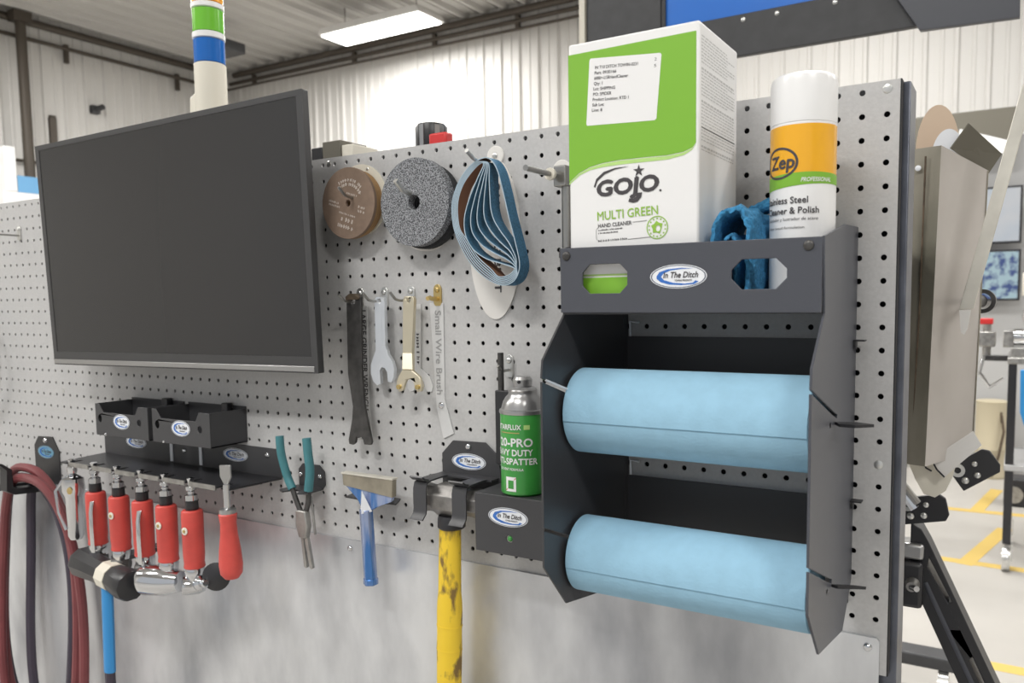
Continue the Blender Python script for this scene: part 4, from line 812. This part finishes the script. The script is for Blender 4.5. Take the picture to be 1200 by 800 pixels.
def bin_(xa, xb, label):
    t = thing('parts_bin', ((xa+xb)/2, -1.5, -18.2), label, 'bin', 'black bins above the tool shelf'); z0, z1 = -18.2, -15.85
    f = [(xa, z0), (xb, z0), (xb, z1), (xb-1.1, z1), (xb-1.5, z1-.62), (xa+1.0, z1-.62), (xa+.5, z1), (xa, z1)]
    MB().prism(f, 'y', -3.0, -2.92, holes=[ell(xa+.55, -16.95, .24, .3, 12), ell(xb-1.05, -17.0, .24, .24, 12)]).build('front_plate', M_black, t, bevel=.02)
    MB().box(xa, xb, -.1, -.01, z0, z1+.15).build('back_plate', M_black, t); MB().box(xa, xa+.08, -2.92, -.1, z0, z1).build('side_plate', M_black, t); MB().box(xb-.08, xb, -2.92, -.1, z0, z1).build('side_plate', M_black, t)
    MB().box(xa, xb, -2.92, -.1, z0, z0+.08).build('bottom_plate', M_black, t); MB().box(xb-1.9, xb-1.3, -.6, -.12, z1-.6, z1+.35).build('latch', M_blackd, t, bevel=.05)
    screw(t, xa+1.2, -3.0, z0+.08, .1, .06, M_chrome); sticker(t, (xa+xb)/2+.05, -3.01, -17.05, 2.0, 1.1)
bin_(-53.3, -46.9, 'black open-front bin farther from the camera above the shelf'); bin_(-46.4, -40.15, 'black open-front bin nearer the camera above the shelf')

# ================================================================ air tools hanging in the shelf slots
def grinder(x, label, lever, head, knob):
    y = -3.75
    t = thing('air_die_grinder', (x, y, -27), label, 'grinder', 'red air grinders hanging in the shelf')
    MB().lathe([(.16, -20.1), (.28, -20.15), (.2, -20.4), (.2, -20.6), (.34, -20.7), (.34, -20.95), (.24, -21.05), (.24, -21.2), (.4, -21.3), (.4, -21.65), (.3, -21.75)], (x, y, 0), (0, 0, 1), 12).build('air_coupler', M_chrome, t)
    MB().lathe([(.42, -21.7), (.44, -22.2), (.35, -22.4)], (x, y, 0), (0, 0, 1), 16).build('swivel', M_blackd, t)
    MB().lathe([(.58, -22.3), (.67, -22.38), (.7, -22.6), (.69, -25.4), (.65, -25.9), (.69, -26.2), (.58, -26.3)], (x, y, 0), (0, 0, 1), 24).build('sleeve', M_gripred, t)
    if knob: 
        k = MB().lathe([(.18, 0), (.26, .03), (.26, .08), (.16, .1)], (x+.12, y-.66, -23.6), (.1, -1, 0), 14).build('valve', M_cream, t); MB().lathe([(.12, .09), (.1, .14), (0, .14)], (x+.12, y-.66, -23.6), (.1, -1, 0), 10).build('valve_core', M_brass, k)
    if lever: MB().tube([(x+.45, y-.55, -22.9), (x+.65, y-.8, -23.6), (x+.7, y-.85, -24.8), (x+.65, y-.8, -26.6)], .2, 8, flat=.5).build('lever', M_chrome, t)
    MB().lathe([(.6, -26.2), (.66, -26.4), (.62, -27.0), (.5, -27.2)], (x, y, 0), (0, 0, 1), 20).build('neck', M_chrome, t)
    if head == 1:
        MB().lathe([(.5, 0), (.95, .05), (1.05, .3), (1.05, 1.8), (.9, 2.4), (.7, 3.2), (.5, 3.3)], (x-2.0, y-.7, -27.7), (.97, .25, .04), 24).build('angle_head', M_chrome, t)
    elif head == 2:
        MB().lathe([(.4, 0), (.62, .05), (.65, .3), (.6, 1.1), (.4, 1.5)], (x-.5, y-.7, -27.4), (.6, .8, -.1), 20).build('angle_head', M_chrome, t); MB().lathe([(.25, 0), (.5, .1), (.5, .5), (.3, .7), (.3, 1.3), (.2, 1.4)], (x+.4, y, -27.3), (.9, -.3, .25), 16).build('spindle', M_chrome, t); MB().lathe([(.2, 0), (.85, .1), (.95, .35), (.6, .5), (.2, .6)], (x+1.75, y+.5, -26.7), (.5, -.85, .1), 24).build('rubber_pad', M_blackd, t)
    else:
        MB().lathe([(.45, 0), (.62, .08), (.62, .9), (.4, 1.2)], (x-.4, y-.5, -27.3), (.8, .6, 0), 20).build('angle_head', M_darksteel, t)
XS = [-52.6, -49.7, -46.9, -44.2, -41.4]
grinder(XS[0], 'red air grinder farthest along the shelf, next to the chrome tool', True, 0, False)
grinder(XS[1], 'second red air grinder from the far end of the shelf', False, 0, True)
grinder(XS[2], 'middle red air grinder with a long chrome lever', True, 0, False)
grinder(XS[3], 'fourth red air grinder with a big chrome angle head', False, 1, True)
grinder(XS[4], 'red air grinder nearest the screwdriver', False, 2, True)
t = thing('chrome_ratchet', (-55.5, -3.75, -26), 'chrome air ratchet with a lever hanging left of the red grinders', 'ratchet')
MB().lathe([(.16, -20.1), (.28, -20.2), (.2, -20.6), (.34, -20.7), (.34, -21.1), (.25, -21.3)], (-55.5, -3.75, 0), (0, 0, 1), 12).build('air_coupler', M_chrome, t)
MB().lathe([(.3, -21.3), (.75, -21.6), (.8, -22.5), (.6, -23.0), (.55, -26.0), (.4, -26.3)], (-55.5, -3.75, 0), (0, 0, 1), 20).build('body', M_chrome, t)
MB().tube([(-55.9, -4.2, -21.6), (-56.6, -4.5, -22.6), (-56.3, -4.5, -24.2), (-55.8, -4.3, -25.5)], .13, 8, flat=.6).build('lever', M_chrome, t); MB().lathe([(.2, 0), (.28, .05), (0, .2)], (-55.0, -4.3, -22.4), (.3, -1, 0), 12).build('valve', M_brass, t)
t = thing('screwdriver', (-38.2, -3.9, -26), 'red-handled screwdriver hanging through the shelf end, blade up', 'screwdriver')
sx_ = -37.35
MB().prism([(sx_-.55, -18.9), (sx_+.5, -18.8), (sx_+.5, -19.6), (sx_+.15, -20.1), (sx_-.2, -20.1), (sx_-.55, -19.6)], 'y', -4.12, -4.0).build('blade', M_silver, t, bevel=.03)
MB().cyl((sx_, -4.06, -20.1), (sx_, -4.06, -21.7), .22, n=12).build('shank', M_chrome, t); MB().lathe([(.3, -21.6), (.52, -21.7), (.52, -22.0)], (sx_, -4.06, 0), (0, 0, 1), 14).build('ferrule', M_silver, t)
MB().lathe([(.5, -21.95), (.58, -22.05), (.5, -22.6), (.55, -23.4), (.68, -24.4), (.74, -25.3), (.68, -25.9), (.45, -26.2), (0, -26.25)], (0, 0, 0), (0, 0, 1), 24).xf(lambda p: (sx_+p.x+(-22-p.z)*.03, -4.06+p.y, p.z)).build('handle', M_red if 0 else M_gripred, t)
# mallet hanging under the grinders
t = thing('rubber_mallet', (-49, -4.4, -34), 'black and cream headed mallet with a blue handle below the red grinders', 'mallet')
def mal(m): return m.rot(-.12, 'Z', (-49.6, -4.6, -27.4)).rot(.05, 'Y', (-49.6, -4.6, -27.4)).xf(lambda p: (p.x-.6, p.y, p.z-.5))
mal(MB().lathe([(.8, -4.0), (1.12, -3.85), (1.18, -3.5), (1.0, -1.5), (.95, 0)], (-49.6, -4.6, -27.4), (1, 0, 0), 10)).build('head', M_blackd, t)
mal(MB().lathe([(1.0, 0), (1.02, .02), (1.02, 1.3), (1.0, 1.32)], (-49.6, -4.6, -27.4), (1, 0, 0), 10)).build('cream_band', M_cream, t)
mal(MB().lathe([(.95, 1.3), (1.0, 1.6), (1.15, 3.2), (1.05, 3.6), (.8, 3.7)], (-49.6, -4.6, -27.4), (1, 0, 0), 10)).build('face', M_blackd, t)
MB().tube([(-49.65, -5.0, -28.6), (-49.75, -5.1, -34.9)], .5, 12, flat=.7).build('handle', M_bluestick, t, label='blue flat handle'); MB().tube([(-49.75, -5.1, -34.9), (-49.75, -5.1, -37)], .35, 10).build('handle_end', M_hosed, t)
MB().box(-50.3, -49.1, -4.2, -.1, -27.0, -26.7).build('support_peg', M_black, t)

# ================================================================ hose hook and hose at far left
t = thing('hose_hook', (-66, -2, -25), 'black hose hook plate with a blue sticker and two arms', 'holder')
MB().prism([(-67.9, -24.9), (-67.9, -20.6), (-67.2, -19.8), (-65.0, -19.7), (-64.1, -20.9), (-64.1, -24.6), (-65, -25.4), (-67.2, -25.3)], 'y', -.1, -.01).build('back_plate', M_blackd, t); screw(t, -66.1, -.1, -20.1, .24, .14, M_chrome)
sticker(t, -66.1, -.11, -21.1, 2.5, 1.1, blue=True)
for xa in (-67.7, -65.0):
    MB().prism([(-.05, -24.3), (-3.4, -24.0), (-4.0, -23.6), (-3.9, -21.9), (-4.6, -21.2), (-4.2, -21.3), (-3.5, -21.9), (-3.5, -23.3), (-3.2, -23.5), (-.05, -23.8)], 'x', xa-.9, xa+.2).build('arm', M_blackd, t)
hs = thing('air_hose', (-66, -2, -45), 'coiled maroon air hose draped over the hose hook', 'hose')
def loop(x0, x1, zt, zb, y, r, m, nm):
    cxm = (x0+x1)/2; a = (x1-x0)/2; P = []
    for k in range(40):
        th = 2*math.pi*k/40; ex = .75
        P.append((cxm+a*math.copysign(abs(math.cos(th))**ex, math.cos(th)), y+.25*math.sin(3*th), (zt+zb)/2+(zt-zb)/2*math.sin(th)))
    P.append(P[0]); MB().tube(spline(P, 2), r, 10, caps=False).build(nm, m, hs)
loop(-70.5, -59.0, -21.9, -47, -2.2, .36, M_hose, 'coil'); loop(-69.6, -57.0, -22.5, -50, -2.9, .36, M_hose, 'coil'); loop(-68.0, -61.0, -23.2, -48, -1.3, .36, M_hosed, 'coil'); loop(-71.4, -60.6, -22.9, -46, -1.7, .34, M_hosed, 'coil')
t = thing('blue_air_line', (-74.5, -1.5, -16), 'dark blue curved line at the left edge of the pegboard', 'hose')
MB().tube(spline([(-78, -1.2, -8), (-74.0, -1.4, -9.5), (-72.6, -1.5, -11.5), (-73.2, -1.5, -14.5), (-75.5, -1.3, -17), (-79, -1.2, -18)], 6), .3, 10).build('line', mat('navy hose', (.02, .08, .16), .4), t)
MB().lathe([(.3, 0), (.42, .04), (.42, .1), (.2, .14)], (-78, 0, -8), (0, -1, 0), 14).build('clip', M_zinc, t); MB().cyl((-78, -.1, -8), (-78, -1.2, -8), .1, n=8).build('clip_pin', M_zinc, t)

# ================================================================ blue cloth between carton and can
cl = thing('microfibre_cloth', (-3.6, -4.5, -9.17), 'folded blue microfibre cloth stuffed between the carton and the polish can', 'cloth')
def fold(path, y0, y1, th, name, wob=.06):
    P = spline([(x, 0, z) for x, z in path], 6); n = len(P); ny = 10; vs = []; fs = []
    for s in (1, -1):
        for i, q in enumerate(P):
            tt = (P[min(i+1, n-1)]-P[max(i-1, 0)]).normalized(); nn = Vector((-tt.z, 0, tt.x))*th/2*s
            for j in range(ny):
                f = j/(ny-1); w = wob*math.sin(i*.7+j*1.3)+wob*.6*math.sin(i*1.7-j*.8)
                e = 1-.55*(abs(2*f-1)**6)
                vs.append((q.x+nn.x*e+w*.6, y0+(y1-y0)*f, q.z+nn.z*e+w))
    for s in (0, 1):
        o = s*n*ny
        for i in range(n-1):
            for j in range(ny-1): fs.append((o+i*ny+j, o+i*ny+j+1, o+(i+1)*ny+j+1, o+(i+1)*ny+j))
    o = n*ny
    for i in range(n-1):
        for j in (0, ny-1): fs.append((i*ny+j, (i+1)*ny+j, o+(i+1)*ny+j, o+i*ny+j))
    for j in range(ny-1):
        for i in (0, n-1): fs.append((i*ny+j, i*ny+j+1, o+i*ny+j+1, o+i*ny+j))
    return MB().add(vs, fs).build(name, M_bluecloth, cl, ang=80)
fold([(-4.5, -9.0), (-4.6, -7.6), (-4.5, -6.2), (-4.25, -5.5), (-3.8, -5.22), (-3.35, -5.3), (-3.12, -5.8), (-3.08, -6.8), (-3.1, -8.0), (-3.15, -9.0)], -6.2, -2.4, .34, 'outer_fold')
fold([(-4.1, -5.0), (-3.4, -4.72), (-2.4, -4.75), (-1.9, -5.3), (-1.8, -7.4), (-1.85, -9.0)], -2.5, -1.6, .5, 'side_fold')
fold([(-4.2, -9.0), (-4.15, -7.4), (-4.05, -6.5), (-3.85, -6.25), (-3.6, -6.5), (-3.62, -7.6), (-3.68, -9.0)], -6.1, -2.6, .28, 'inner_fold')
